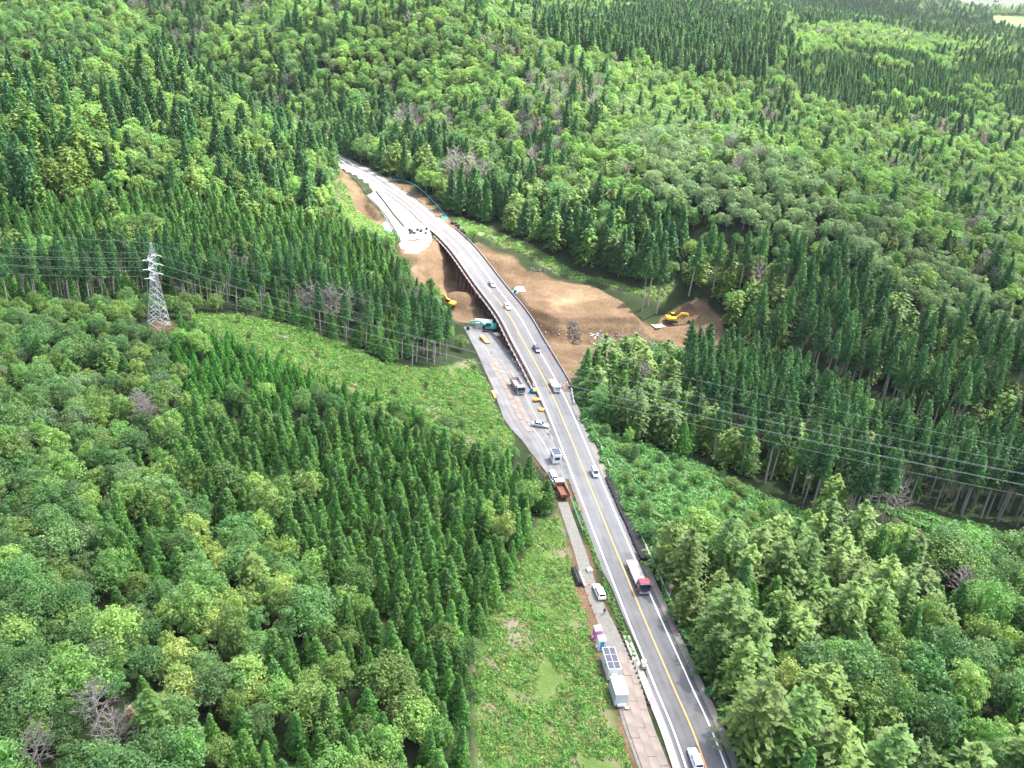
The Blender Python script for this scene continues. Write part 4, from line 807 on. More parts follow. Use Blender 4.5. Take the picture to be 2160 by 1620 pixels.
def car(name, loc, rz, label, cat, m, L=4.5, W=1.74, H=1.45, belt=.88, hood=.72, cab=(-2.0,.95,-1.5,.3), hood_m=None, tail=.8):
    """cab = (rear at belt, front at belt, rear at roof, front at roof)"""
    t = empty(name, loc, rz, label, cat); w = W/2; h = L/2
    def sec(y, zb, zt, k): return [(-w*k*.92,y,zb),(-w*k,y,zb+.16),(-w*k,y,zt-.14),(-w*k*.86,y,zt),(w*k*.86,y,zt),(w*k,y,zt-.14),(w*k,y,zb+.16),(w*k*.92,y,zb)]
    mb = MB(); loft(mb, [sec(-h,.36,tail*.86,.86), sec(-h+.12,.24,tail,.95), sec(-h+.5,.2,belt,1), sec(cab[0]+.3,.2,belt+.01,1), sec(cab[1]-.4,.2,belt,1), sec(cab[1],.2,(belt+hood)/2+.04,1), sec(h-.45,.2,hood,.97), sec(h-.12,.24,hood*.9,.9), sec(h,.34,hood*.74,.8)])
    body = mb.build('body', m, t, True, .03)
    yb0, yb1, yr0, yr1 = cab; wr = w*.80; wb = w*.93; z0 = belt-.03; z1 = H
    B = [(-wb,yb0,z0),(wb,yb0,z0),(wb,yb1,z0),(-wb,yb1,z0)]; R = [(-wr,yr0,z1),(wr,yr0,z1),(wr,yr1,z1),(-wr,yr1,z1)]
    mb = MB(); mb.add(B+R, [(3,2,1,0),(4,5,6,7),(0,1,5,4),(1,2,6,5),(2,3,7,6),(3,0,4,7)]); mb.build('cabin', m, t, False, .09)
    panel(t, 'windscreen', quad_in([B[3],B[2],R[2],R[3]], .06,.94,.12,.9), M['glass']); panel(t, 'rear_window', quad_in([B[1],B[0],R[0],R[1]], .1,.9,.3,.88), M['glass'])
    for q in ([B[2],B[1],R[1],R[2]], [B[0],B[3],R[3],R[0]]):
        for u0, u1 in ((.08,.48),(.53,.93)): panel(t, 'side_window', quad_in(q, u0,u1,.22,.88), M['glass'])
    for sx in (-1, 1):
        for y in (-h+.8, h-.8): wheel(t, sx*(w-.09), y)
        mb = MB(); mb.box((sx*w*.62,h-.07,hood*.72),(.36,.14,.13)); mb.build('headlight', M['lamp'], t, bevel=.02)
        mb = MB(); mb.box((sx*w*.74,-h+.06,tail*.86),(.2,.12,.18)); mb.build('tail_light', M['tail'], t, bevel=.02)
        mb = MB(); mb.box((sx*(w+.09),cab[1]-.25,belt+.06),(.18,.1,.14)); mb.build('mirror', m, t, bevel=.03)
    if hood_m:
        mb = MB(); mb.box((0,(cab[1]+h)/2+.05,hood+.035),(W*.82,h-cab[1]-.25,.03)); mb.build('bonnet', hood_m, t, bevel=.01)
    return t
def hway_dir(y):
    i = int(np.argmax(HW[:,1] > y)); d = HW[i+1]-HW[i-1]; return math.atan2(-d[0], d[1])      # rz that points +Y away along the road
def at(px, py, z=0.0): x, y = U(px, py, z); return (x, y, z)
def lane(px, py, toward): p = at(px, py); return p, hway_dir(p[1])+(math.pi if toward else 0)
VAN = dict(L=4.65, W=1.74, H=1.72, belt=.98, hood=.9, cab=(-2.22,1.5,-2.0,.75), tail=.95); KEI = dict(L=3.4, W=1.5, H=1.82, belt=1.0, hood=.92, cab=(-1.62,1.35,-1.5,.85), tail=.98)
p, r = lane(1466,1606,False); car('estate_car', p, r, 'white estate car driving away in the lane beside the concrete walkway', 'car', M['p_white'], L=4.6, H=1.5, cab=(-2.1,.95,-1.85,.25), tail=.9)
p, r = lane(1254,1001,True); car('small_van', p, r, 'boxy white small van driving past the row of black sandbags', 'van', M['p_white'], **KEI)
p, r = lane(1132,739,True); car('car', p, r, 'dark navy car with pale bonnet driving on the bridge', 'car', M['p_navy'], hood_m=M['p_silver'])
p, r = lane(1070,650,True); car('car', p, r, 'white car following the silver car over the bridge', 'car', M['p_white'], L=4.2, H=1.5)
p, r = lane(1038,602,True); car('car', p, r, 'silver car ahead of the turquoise excavator on the far bridge half', 'car', M['p_silver'])
car('sedan', at(1139,899,-.18), -math.pi/2-.12, 'silver sedan standing across the mouth of the site road', 'car', M['p_silver'], L=4.7, H=1.45, cab=(-1.9,1.0,-1.05,.3))
car('minivan', at(1167,1013,-.1), hway_dir(yr(990))+math.pi+.12, 'white minivan with grey bonnet parked nose to nose with the tipper', 'van', M['p_white'], hood_m=M['blue_hood'], **VAN)
car('estate_car', at(1263,1252,.16), hway_dir(yr(1220))+.06, 'white estate car parked on the gravel track near the walking person', 'car', M['p_white'], L=4.7, H=1.5, cab=(-2.15,1.0,-1.9,.3), tail=.92)

def truck(name, loc, rz, label, L, W, cabm, bed, roofm=None, wheels=((-1,),), bedm=None, cabh=2.6, bedwall=.9, platform=1.05, cabl=1.75):
    t = empty(name, loc, rz, label, 'truck'); w = W/2; h = L/2
    mb = MB(); mb.box((-.42,0,.68),(.16,L-.5,.26)); mb.box((.42,0,.68),(.16,L-.5,.26)); mb.box((0,h-1.3,.55),(W*.8,1.0,.3)); mb.build('chassis', M['chassis'], t)
    y0, y1 = h-cabl, h; z0, z1 = .55, cabh
    prof = [(y0,z0),(y1-.05,z0),(y1,z0+.5),(y1-.02,z0+.95),(y1-.28,z1-.12),(y1-.5,z1),(y0,z1)]
    mb = MB(); mb.prism(prof, -w*.96, w*.96); cabo = mb.build('cab', cabm, t, False, .06)
    mb = MB(); mb.prism([(y1+.005,z0+1.0),(y1-.245,z1-.18),(y1-.285,z1-.19),(y1-.04,z0+1.0)], -w*.86, w*.86); mb.build('windscreen', M['glass'], cabo)
    for sx in (-1, 1):
        mb = MB(); mb.box((sx*(w*.96+.004),(y0+y1)/2-.1,z0+1.38),(.03,cabl*.55,.62)); mb.build('side_window', M['glass'], cabo)
        mb = MB(); mb.box((sx*w*.7,y1+.0,z0+.42),(.42,.08,.2)); mb.build('headlight', M['lamp'], cabo, bevel=.02)
        mb = MB(); mb.box((sx*(w+.16),y1-.1,z0+1.35),(.12,.12,.42)); mb.box((sx*(w+.03),y1-.12,z0+1.5),(.2,.04,.04)); mb.build('mirror', M['black'], cabo)
    mb = MB(); mb.box((0,y1+.02,z0+.08),(W*.94,.14,.28)); mb.build('bumper', M['p_white'] if cabm is M['p_white'] else M['rim'], t, bevel=.03)
    mb = MB(); mb.box((0,y1+.005,z0+.62),(W*.72,.05,.2)); mb.build('grille', M['black'], cabo)
    if roofm: mb = MB(); mb.box((0,(y0+y1)/2-.28,z1+.05),(W*.86,cabl-.62,.14)); mb.build('roof', roofm, cabo, bevel=.05)
    b0, b1 = -h, y0-.12; bl = b1-b0; bc = (b0+b1)/2; bo = None
    mb = MB(); mb.box((0,bc,platform),(W,bl,.14)); bo = mb.build('bed', bedm or M['bedgrey'], t)
    if bed in ('tip','drop'):
        hw = bedwall; mm = bedm if bed == 'tip' else cabm
        for sx in (-1, 1):
            mb = MB(); mb.box((sx*(w-.05),bc,platform+hw/2),(.09,bl,hw))
            for k in range(6): mb.box((sx*(w+.02),b0+bl*(k+.5)/6,platform+hw/2),(.08,.1,hw*.98))
            mb.build('side_board', mm, bo)
        mb = MB(); mb.box((0,b0+.05,platform+hw/2),(W*.97,.09,hw)); mb.build('tailgate', mm, bo)
        mb = MB(); mb.box((0,b1-.05,platform+hw/2+.1),(W*.97,.09,hw+.3)); 
        if bed == 'tip': mb.box((0,b1+.2,platform+hw+.28),(W*.9,.6,.07))
        mb.build('headboard', mm, bo)
    else:
        mb = MB(); mb.box((0,b1-.05,platform+.5),(W,.1,1.0)); mb.build('headboard', M['p_dark'], bo)
    for sx in (-1, 1):
        for y in wheels: wheel(t, sx*(w-.17), y*h, .46, .3)
        mb = MB(); mb.box((sx*(w-.1),b0+.02,.85),(.3,.06,.14)); mb.build('tail_light', M['tail'], t)
        mb = MB(); mb.box((sx*(w-.06),bc+.3,.55),(.05,bl*.35,.35)); mb.build('side_guard', M['rim'], t)
    return t
p, r = lane(1344,1222,True); truck('flatbed_truck', p, r, 'long empty flatbed truck with red cab roof driving on the new asphalt', 10.2, 2.45, M['p_dark'], 'flat', M['p_red'], (-.62,-.42,.70), cabh=2.75, cabl=2.1)
p, r = lane(1170,819,True); tw = truck('dropside_truck', p, r, 'white dropside truck leaving the bridge beside the white barrier boards', 6.4, 2.0, M['p_white'], 'drop', None, (-.5,.66), bedwall=.45, cabh=2.15, platform=.9, bedm=M['kerb'])
d = DT[int(np.argmin(np.hypot(DT[:,0]-U(1090,820)[0], DT[:,1]-U(1090,820)[1])))]; x, y = U(1091,822,-1.2)
i = int(np.argmin(np.hypot(DT[:,0]-x, DT[:,1]-y))); dd = DT[i+1]-DT[i-1]; g = math.atan2(-dd[0], dd[1])
tg = truck('tipper_truck', (x, y, DT[i,2]-.02), g+math.pi+.05, 'grey tipper truck with an empty pale bed on the site road', 7.8, 2.49, M['p_grey'], 'tip', None, (-.6,-.38,.68), bedm=M['bedgrey'], bedwall=1.1, cabh=2.75)
truck('tipper_truck', at(1183,1040,-.1), hway_dir(yr(1030))+.1, 'tipper truck with a rusty red bed parked beside the wood edge', 6.6, 2.3, M['p_white'], 'tip', None, (-.5,.66), bedm=M['bedrust'], bedwall=.75, cabh=2.4)

def excavator(loc, rz, label, m, boom_up=1.0, swing=0.0, s=1.0, bucket_closed=True):
    t = empty('excavator', loc, rz, label, 'excavator'); t.scale = (s,s,s)
    for sx in (-1, 1):
        mb = MB(); pr = [(-1.7,.25),(-1.45,.02),(1.45,.02),(1.7,.25),(1.75,.5),(1.5,.78),(-1.5,.78),(-1.75,.5)]; mb.prism(pr, sx*1.1-.28, sx*1.1+.28); tr = mb.build('track', M['chassis'], t)
        mb = MB()
        for k in range(12): mb.box((sx*1.1,-1.5+k*.27,.79),(.58,.12,.06))
        mb.build('track_shoes', M['black'], tr)
    mb = MB(); mb.tube((0,0,.5),(0,0,1.0),.7,n=12); mb.build('slew_ring', M['black'], t)
    h = MB(); h.box((0,-.35,1.45),(2.6,2.9,.85)); up = h.build('house', m, t, False, .08); up.rotation_euler[2] = swing
    mb = MB(); loft(mb, [[(-1.3,-1.8,1.1),(1.3,-1.8,1.1),(1.3,-1.8,2.1),(-1.3,-1.8,2.1)], [(-1.15,-2.25,1.2),(1.15,-2.25,1.2),(1.15,-2.25,2.0),(-1.15,-2.25,2.0)]]); mb.build('counterweight', m, up, False, .06)
    mb = MB(); mb.box((.25,-1.15,2.0),(1.8,1.2,.3)); mb.build('engine_cover', m, up, False, .05)
    mb = MB(); mb.prism([(-.5,1.2),(1.1,1.2),(1.15,1.9),(.8,2.95),(-.5,2.95)], -1.28, -.32); cb = mb.build('cab', M['black'], up, False, .04)
    mb = MB(); mb.box((-1.3,.25,2.3),(.03,1.1,.9)); mb.build('side_window', M['glass'], cb); mb = MB(); mb.box((-.8,.15,2.97),(.85,1.1,.05)); mb.build('cab_roof', m, cb)
    def limb(name, pts, w, mm):
        mb = MB(); pr = [(p[0], p[1]) for p in pts]; mb.prism(pr, .35-w/2, .35+w/2); return mb.build(name, mm, up, False, .03)
    u = boom_up
    limb('boom', [(.7,1.3),(1.2,1.25),(2.9,2.6*u+.4),(5.3,2.5*u+.2),(5.45,2.8*u+.25),(3.0,3.25*u+.4),(2.5,3.05*u+.4)], .42, m)
    limb('arm', [(4.85,2.95*u+.35),(5.35,3.0*u+.35),(6.3,.8),(6.0,.7)], .32, m)
    mb = MB(); mb.prism([(5.95,.85),(6.35,.85),(6.6,.35),(6.35,-.05),(5.6,.0),(5.5,.3)], -.15, .85); mb.build('bucket', M['chassis'], up)
    mb = MB(); mb.tube((.35,1.4,1.5),(.35,2.9,2.7*u+.5),.09,n=6); mb.tube((.35,3.2,3.3*u+.45),(.35,4.9,3.15*u+.4),.08,n=6); mb.build('hydraulic_ram', M['rim'], up)
    return t
def gpos(px, py): q = ray_ground(px, py); return (q[0], q[1], gz(q[0], q[1]))
p = gpos(1416,683); excavator((p[0],p[1],p[2]+.05), -math.pi/2+.18, 'yellow excavator digging at the edge of the dark wood', M['p_yellow'], 1.0, 0, 1.1)
p = gpos(1030,700); excavator((p[0],p[1],p[2]+.1), math.pi/2+.1, 'turquoise excavator working beside the white shed under the bridge', M['p_teal'], .8, 0, 1.15)
p = gpos(1085,622); excavator((p[0],p[1],p[2]-.6), math.pi/2+.9, 'turquoise excavator half hidden behind the bridge parapet', M['p_teal'], .9, 0, .8)
p = gpos(948,652); excavator((p[0],p[1],p[2]+.1), .9, 'yellow excavator at the foot of the earth heap', M['p_yellow'], .9, 0, 1.0)
# ---------------------------------------------------------------- site buildings, furniture, small things
M['solar'] = mat('solar_glass', (.02,.028,.05), .12, spec=.7); M['white_panel'] = mat('white_steel_panel', (.74,.75,.74), .5, var=.06, scale=1.5); M['grey_panel'] = mat('grey_steel_panel', (.52,.56,.58), .5, var=.06, scale=1.5)
M['pink'] = mat('pink_plastic', (.62,.16,.42), .5); M['blue_pl'] = mat('blue_plastic', (.03,.30,.48), .4); M['orange'] = mat('orange_plastic', (.85,.17,.02), .5); M['red'] = mat('red_plastic', (.62,.04,.03), .5); M['magenta'] = mat('magenta_plastic', (.55,.06,.35), .5)
M['sack'] = mat('black_sack', (.022,.022,.026), .85, var=.4, scale=2, rand=.3); M['tarp_blue'] = mat('light_blue_tarp', (.16,.42,.52), .55, var=.15, scale=.8); M['yellowgreen'] = mat('lime_sheet', (.35,.62,.08), .6); M['blue'] = mat('blue_sheet', (.01,.13,.45), .5)
M['plate'] = mat('rusty_road_plate', (.185,.158,.138), .85, .05, var=.35, scale=.35, rand=.03); M['platecut'] = mat('orange_rust_plate', (.42,.20,.10), .8, var=.25, scale=.5, rand=.15)
M['log'] = mat('weathered_branch', (.17,.145,.13), .9, rand=.3); M['rubble'] = mat('rubble', (.48,.45,.42), .9, rand=.4); M['timber'] = mat('sawn_timber', (.50,.38,.28), .8, rand=.25); M['skin'] = mat('skin', (.45,.28,.2), .6); M['cloth_black'] = mat('black_cloth', (.02,.02,.024), .8); M['cloth_grey'] = mat('grey_cloth', (.12,.13,.16), .8); M['hair'] = mat('dark_hair', (.015,.012,.01), .6)
def frame_box(t, name, w, l, h, m, z=.0):
    mb = MB(); mb.box((0,0,z+h/2),(w,l,h)); b = mb.build(name, m, t, False, .03); return b
# ticket office hut with a solar roof
def hut(loc, rz, label, w, l, h, cols, rows, wins=True):
    t = empty('site_office', loc, rz, label, 'container'); b = frame_box(t, 'wall', w, l, h, M['white_panel'], .15)
    mb = MB(); mb.box((0,0,h+.2),(w+.12,l+.12,.12)); rf = mb.build('roof', M['white_panel'], t)
    for i in range(cols):
        for j in range(rows):
            mb = MB(); mb.box(((i+.5)/cols*w-w/2, (j+.5)/rows*l-l/2, h+.29),(w/cols-.1,l/rows-.12,.05)); mb.build('solar_panel', M['solar'], rf)
    for sx in (-1,1):
        for sy in (-1,1): mb = MB(); mb.box((sx*(w/2-.12),sy*(l/2-.12),.08),(.2,.2,.18)); mb.build('foot', M['conc'], t)
    if wins:
        mb = MB(); mb.box((0,-l/2-.01,h*.62),(w*.6,.04,h*.32)); mb.build('window', M['glass'], t); mb = MB(); mb.box((-w/2-.01,0,h*.62),(.04,l*.55,h*.32)); mb.build('window', M['glass'], t)
    mb = MB(); mb.box((w/2+.01,l*.15,h*.48),(.04,.8,h*.8)); d = mb.build('door', M['grey_panel'], t); mb = MB(); mb.box((w/2+.05,l*.15-.3,h*.46),(.05,.05,.14)); mb.build('handle', M['black'], d)
    return t
hut(at(1171,972,-.05), hway_dir(yr(970))+.06, 'small white booth with dark solar roof and windows at the site road mouth', 2.2, 3.0, 2.5, 1, 3)
t = hut(at(1286,1412,.15), hway_dir(yr(1400))-.04, 'long white container with six solar panels on its roof', 2.3, 5.4, 2.6, 2, 3, False)
mb = MB(); mb.box((-.1,-2.95,1.6),(1.0,.4,.62)); mb.build('air_conditioner', M['white_panel'], t, bevel=.03); mb = MB(); mb.box((-1.17,-.4,1.5),(.04,.12,.9)); mb.build('lock_bar', M['black'], t)
t = empty('container', at(1302,1470,.15), hway_dir(yr(1450))-.03, 'plain white container standing on the rusty road plates', 'container'); b = frame_box(t, 'wall', 2.3, 4.4, 2.6, M['grey_panel'], .2)
mb = MB(); mb.box((0,0,2.86),(2.34,4.44,.1)); mb.build('roof', M['p_white'], t)
mb = MB()
for k in range(14): mb.box((-1.16,-2.0+k*.31,1.5),(.04,.1,2.3)); mb.box((1.16,-2.0+k*.31,1.5),(.04,.1,2.3))
mb.build('corrugation', M['grey_panel'], b); mb = MB(); mb.box((.1,-2.4,.5),(1.5,.35,.5)); mb.build('air_conditioner', M['p_white'], t, bevel=.03); mb = MB(); mb.box((1.0,-2.8,.25),(.6,.35,.2)); mb.build('step', M['white_panel'], t)
def toilet(loc, rz, label, m, m2):
    t = empty('portable_toilet', loc, rz, label, 'portable toilet'); frame_box(t, 'cabin', 1.4, 1.5, 2.3, m, .12)
    mb = MB(); mb.add([(-.75,-.8,2.42),(.75,-.8,2.42),(.75,.8,2.42),(-.75,.8,2.42),(-.6,-.65,2.62),(.6,-.65,2.62),(.6,.65,2.62),(-.6,.65,2.62)], [(3,2,1,0),(4,5,6,7),(0,1,5,4),(1,2,6,5),(2,3,7,6),(3,0,4,7)]); r = mb.build('roof', M['p_white'], t); mb = MB(); mb.box((0,.45,2.66),(.9,.14,.08)); mb.build('vent', M['grey_panel'], r)
    mb = MB(); mb.box((0,-.77,1.2),(.8,.05,1.9)); d = mb.build('door', m2, t); mb = MB(); mb.box((.3,-.81,1.2),(.06,.05,.16)); mb.build('handle', M['black'], d); mb = MB(); mb.box((0,0,.07),(1.5,1.6,.14)); mb.build('base', M['grey_panel'], t)
    mb = MB(); mb.tube((-.85,-.2,.12),(-.85,-.2,.75),.22,n=10); mb.build('water_tank', M['p_white'], t, True); return t
toilet(at(1258,1345,.2), hway_dir(yr(1330)), 'pink and white portable toilet beside the gravel track', M['pink'], M['pink']); toilet(at(1266,1366,.2), hway_dir(yr(1330)), 'white portable toilet with blue door beside the gravel track', M['white_panel'], M['blue_pl'])
# shed and stacks below the bridge
p = gpos(1020,692); t = empty('site_shed', p, .12, 'white flat roofed shed behind the turquoise excavator', 'shed'); frame_box(t, 'wall', 5.6, 3.0, 2.4, M['grey_panel']); mb = MB(); mb.box((0,0,2.46),(5.9,3.3,.12)); mb.build('roof', M['p_white'], t); mb = MB(); mb.box((1.2,-1.52,1.1),(.9,.05,2.0)); mb.build('door', M['white_panel'], t)
def stack(px, py, rz, label, n, w, l, th, m, z=None):
    p = gpos(px, py); t = empty('plate_stack', p, rz, label, 'plate stack')
    for k in range(n): mb = MB(); mb.box((rnd.uniform(-.05,.05),rnd.uniform(-.08,.08),th*(k+.5)),(w,l,th*.92),rnd.uniform(-.02,.02)); mb.build('plate', m, t)
stack(1022,722, .42, 'stack of rusty orange steel plates beside the site road', 6, 1.5, 6.0, .16, M['platecut']); stack(1047,710, .5, 'small stack of pale slabs on the grey pad below the bridge', 4, 1.6, 2.4, .14, M['timber'])
stack(1046,832, .3, 'flat orange rusty plate pair at the edge of the site road', 2, 1.7, 5.0, .06, M['platecut'])
# road plates on the yard: each one a piece of it
yard = empty('yard_plating', (0,0,0)); yard["kind"] = "structure"
pl = None; n_ = frames(TR)
s0 = int(np.argmin(np.hypot(TR[:,0]-U(1318,1408)[0], TR[:,1]-U(1318,1408)[1])))
i = s0
pmesh = {}; ts = np.concatenate([[0], np.cumsum(np.hypot(*np.diff(TR[:,:2], axis=0).T))])
for j, off in enumerate((-2.0,-.45,1.1)):
    sc_ = ts[s0]+(0 if j % 2 else 2.0)
    while sc_ < ts[-1]-4:
        k = int(np.argmin(np.abs(ts-sc_))); c = np.array([np.interp(sc_, ts, TR[:,a]) for a in range(3)]); d = TR[k+1]-TR[k-1]; m = M['plate']
        if m.name not in pmesh: mb = MB(); mb.box((0,0,0),(1.53,5.96,.05)); pmesh[m.name] = mb.mesh('road_plate', m)
        o = bpy.data.objects.new('road_plate', pmesh[m.name]); link(o, yard); o.location = (c[0]+n_[k,0]*off, c[1]+n_[k,1]*off, c[2]+.03+rnd.uniform(0,.006)); o.rotation_euler[2] = math.atan2(-d[0], d[1])+rnd.uniform(-.004,.004); sc_ += 5.98
nd = frames(DT)
for j, off in enumerate((-4.6,-3.0,3.4)):
    for k in range(12+(j*2 % 3), len(DT)-16, 3):
        c = DT[k]; d = DT[k+1]-DT[k-1]; o = bpy.data.objects.new('road_plate', list(pmesh.values())[0] if (j < 2 or len(pmesh) < 2) else list(pmesh.values())[-1]); link(o, yard); o.location = (c[0]+nd[k,0]*off, c[1]+nd[k,1]*off, c[2]+.02)
        o.rotation_euler = (math.atan2(d[2], math.hypot(d[0], d[1])), 0, math.atan2(-d[0], d[1])); 
# sandbags
sm = []
for q in range(3):
    bm = bmesh.new(); bmesh.ops.create_icosphere(bm, subdivisions=2, radius=.45); rg = np.random.default_rng(q)
    for v in bm.verts:
        x, y, z = v.co; f = (abs(x/.55)**4+abs(y/.55)**4+abs(z/.55)**4)**-.25*.55/.55 if v.co.length else 1
        v.co = Vector((x*f*.95, y*f*.95, max(-.42, z*f*.8)))*(1+rg.normal(0,.035))
    bmesh.ops.create_cone(bm, segments=6, radius1=.16, radius2=.06, depth=.22, cap_ends=True, matrix=Matrix.Translation((0,0,.5)))
    me = bpy.data.meshes.new('sandbag'); bm.to_mesh(me); bm.free(); me.materials.append(M['sack']); sm.append(me)
def bag(x, y, z, label, group, s=1.0):
    o = bpy.data.objects.new('sandbag', sm[rnd.randrange(3)]); link(o); o.location = (x, y, z+.42*s); o.rotation_euler[2] = rnd.random()*6; o.scale = (s,s,s*rnd.uniform(.85,1.05)); tag(o, label, 'sandbag', group)
def offroad(y, off):
    i = int(np.argmax(HW[:,1] > y)); n = frames(HW)[i]; return HW[i]+n*off
HWN = frames(HW)
def hpt(y, off):
    i = int(np.argmax(HW[:,1] > y)); f = (y-HW[i-1,1])/(HW[i,1]-HW[i-1,1]+1e-9); return HW[i-1]*(1-f)+HW[i]*f+HWN[i]*off
y = yr(1180)
while y < yr(1008):
    i = int(np.argmax(HW[:,1] > y))
    for k, off in enumerate((5.05, 5.85)):
        q = hpt(y, off+rnd.uniform(-.1,.1)); bag(q[0], q[1]+rnd.uniform(-.15,.15), gz(*q), 'black sandbag in the double row beside the highway guardrail', 'sandbags along the highway shoulder')
    y += .72
for k in range(13): x, yy = U(864+rnd.uniform(0,36), 489-rnd.uniform(-4,5)+0, 0); bag(x, yy, -.05, 'black sandbag heaped beside the blue sheet at the bridge end', 'sandbags at the bridge end')
for k in range(12): x, yy = U(955+k*2.2+rnd.uniform(-3,3), 470+k*2.0+rnd.uniform(-3,3), 0); bag(x, yy, gz(x,yy), 'black sandbag on the grass beside the bridge parapet', 'sandbags on the grass by the bridge', 1.15)
# low black blocks with a stub post along the highway edge
mb = MB(); mb.box((0,0,.16),(.5,.5,.32),taper=.75); mb.tube((0,0,.3),(0,0,.95),.05,n=6); bk = mb.mesh('post_block', M['black'])
for k in range(24):
    y = yr(1480)+k*(yr(1255)-yr(1480))/24; q = hpt(y, -5.0 if y > yr(1320) else -6.0); o = bpy.data.objects.new('post_block', bk); link(o); o.location = (q[0], q[1], .1 if y < yr(1320) else gz(*q)); tag(o, 'black block with stub post on the highway edge beside the walkway', 'post', 'black post blocks along the highway edge')
# cones, boards, barriers
cone_me = None
def cone(px, py, z, label, group=None, m=None):
    mb = MB(); x, y = U(px, py, z); t = empty('traffic_cone', (x, y, z), 0, label, 'traffic cone', group)
    mb.box((0,0,.03),(.4,.4,.06)); mb.build('base', M['red'], t); mb = MB(); mb.tube((0,0,.05),(0,0,.72),.15,.03,n=10); c = mb.build('body', m or M['red'], t); mb = MB(); mb.tube((0,0,.34),(0,0,.48),.112,.086,n=10); mb.build('band', M['p_white'], c)
for q in [(1243,1234),(1241,1256),(1248,1277),(1256,1297)]: cone(*q, .1, 'small red cone along the edge of the gravel track', 'red cones along the gravel track')
for q in [(1181,957),(1184,962)]: cone(*q, 0, 'orange cone in front of the solar roofed booth', 'orange cones by the booth', M['orange'])
for q in [(1205,1022),(1212,1040),(1220,1060),(1228,1078)]: cone(*q, 0, 'red and white cone on the strip between tipper and highway', 'cones between track and highway', M['orange'])
for q in [(1036,745),(1052,766),(1075,790),(1064,755),(1128,868)]: cone(*q, -1.2 if q[1] > 800 else -3.0, 'small red cone set out on the site road', 'cones on the site road')
for q in [(1162,746),(1159,752)]: cone(*q, 0.0, 'red cone against the bridge parapet beside the navy car', 'cones at the parapet')
for q in [(1343,1163),(1376,1237),(1420,1330),(1504,1475)]: cone(q[0]+2, q[1], 0, 'lone red and white marker cone on the right shoulder', 'marker cones on the right shoulder')
def barrier(px, py, z, rz, label, m, w=1.2, n=1, group=None):
    x, y = U(px, py, z); t = empty('barrier', (x, y, z), rz, label, 'barrier', group); mb = MB(); mb.tube((-w/2,0,0),(-w/2,.0,.9),.04,n=5); mb.tube((w/2,0,0),(w/2,0,.9),.04,n=5); mb.tube((-w/2,-.3,.02),(-w/2,.3,.02),.04,n=5); mb.tube((w/2,-.3,.02),(w/2,.3,.02),.04,n=5); mb.build('frame', m, t)
    for k in range(2): mb = MB(); mb.box((0,0,.45+.34*k),(w,.05,.2)); mb.build('board', m if k else M['p_white'], t)
hd = hway_dir(yr(1450))
barrier(1374,1484,.1, hd+math.pi/2, 'magenta barrier panel on the kerb beside the concrete walkway', M['magenta'], 1.4); barrier(1189,968,0, hd+math.pi/2, 'magenta barrier panel beside the solar roofed booth', M['magenta'], 1.4)
for k, (a, b) in enumerate(((1192,815),(1196,811),(1189,818))): barrier(a, b, 0, .8+k*.5, 'orange barrier frame on the shoulder at the bridge end', M['orange'], 1.0, group='orange frames at the bridge end')
for k in range(4):
    q = np.array(U(1205+k*1.6, 826+k*8.5, 0)); t = empty('barrier_board', (q[0], q[1], -.02), hway_dir(q[1])+math.pi/2, 'white barrier board with black arrow in the row beside the bridge end', 'barrier', 'barrier boards at the bridge end')
    mb = MB(); mb.box((0,0,.62),(1.45,.12,.9)); b = mb.build('board', M['p_white'], t, bevel=.02); mb = MB()
    mb.add([(-.2,-.075,.3),(.12,-.075,.62),(-.2,-.075,.94),(.1,-.075,.94),(.42,-.075,.62),(.1,-.075,.3)], [(0,1,4,5),(1,2,3,4)]); mb.add([(-.2,.075,.3),(.12,.075,.62),(-.2,.075,.94),(.1,.075,.94),(.42,.075,.62),(.1,.075,.3)], [(5,4,1,0),(4,3,2,1)]); mb.build('arrow', M['black'], b)
    mb = MB(); mb.box((-.6,0,.09),(.2,.6,.18)); mb.build('foot', M['conc'], t); mb = MB(); mb.box((.6,0,.09),(.2,.6,.18)); mb.build('foot', M['conc'], t)
def heap_sheet(px, py, z, r, h, label, m, cat='covered heap'):
    x, y = U(px, py, z); bm = bmesh.new(); bmesh.ops.create_icosphere(bm, subdivisions=3, radius=1); rg = np.random.default_rng(int(px*7+py)); ph = rg.random()*30
    for v in bm.verts:
        k = (abs(v.co.x)**5+abs(v.co.y)**5+abs(v.co.z)**5)**-.2*(.78+.55*(float(fbm(np.array([v.co.x*1.7+ph]), np.array([v.co.y*1.7+v.co.z+ph]))[0])-.35)); v.co = Vector((v.co.x*r*k, v.co.y*r*k, max(-.05, v.co.z*h*k)))
    me = bpy.data.meshes.new('covered_heap'); bm.to_mesh(me); bm.free(); me.materials.append(m); o = bpy.data.objects.new('covered_heap', me); link(o); o.location = (x, y, z); tag(o, label, cat); return o
heap_sheet(1121,825,-.5,.7,1.1, 'rounded blue sheeted heap at the near end of the bridge railing', M['blue']); heap_sheet(1129,824,-.3,1.0,.9, 'lime green sheeted heap at the near end of the bridge railing', M['yellowgreen'])
heap_sheet(1130,843,-.2,.9,.55, 'orange yellow sheeted heap between site road and highway', mat('amber_sheet', (.80,.36,.03), .6)); heap_sheet(1137,843,-.1,.6,.45, 'pinkish orange sheeted heap against the highway edge', mat('salmon_sheet', (.72,.26,.14), .6))
heap_sheet(1142,864,-.2,1.0,.35, 'flat orange sheeted heap in the point between the two roads', mat('flat_orange_sheet', (.85,.24,.06), .6))
heap_sheet(1243,1204,.1,.8,.75, 'round white bulk bag on the gravel track', M['kerb'], 'bulk bag'); heap_sheet(1487,676,-9.4,1.2,1.0, 'pale heap of roots below the bucket of the yellow excavator', M['rubble'], 'root heap')
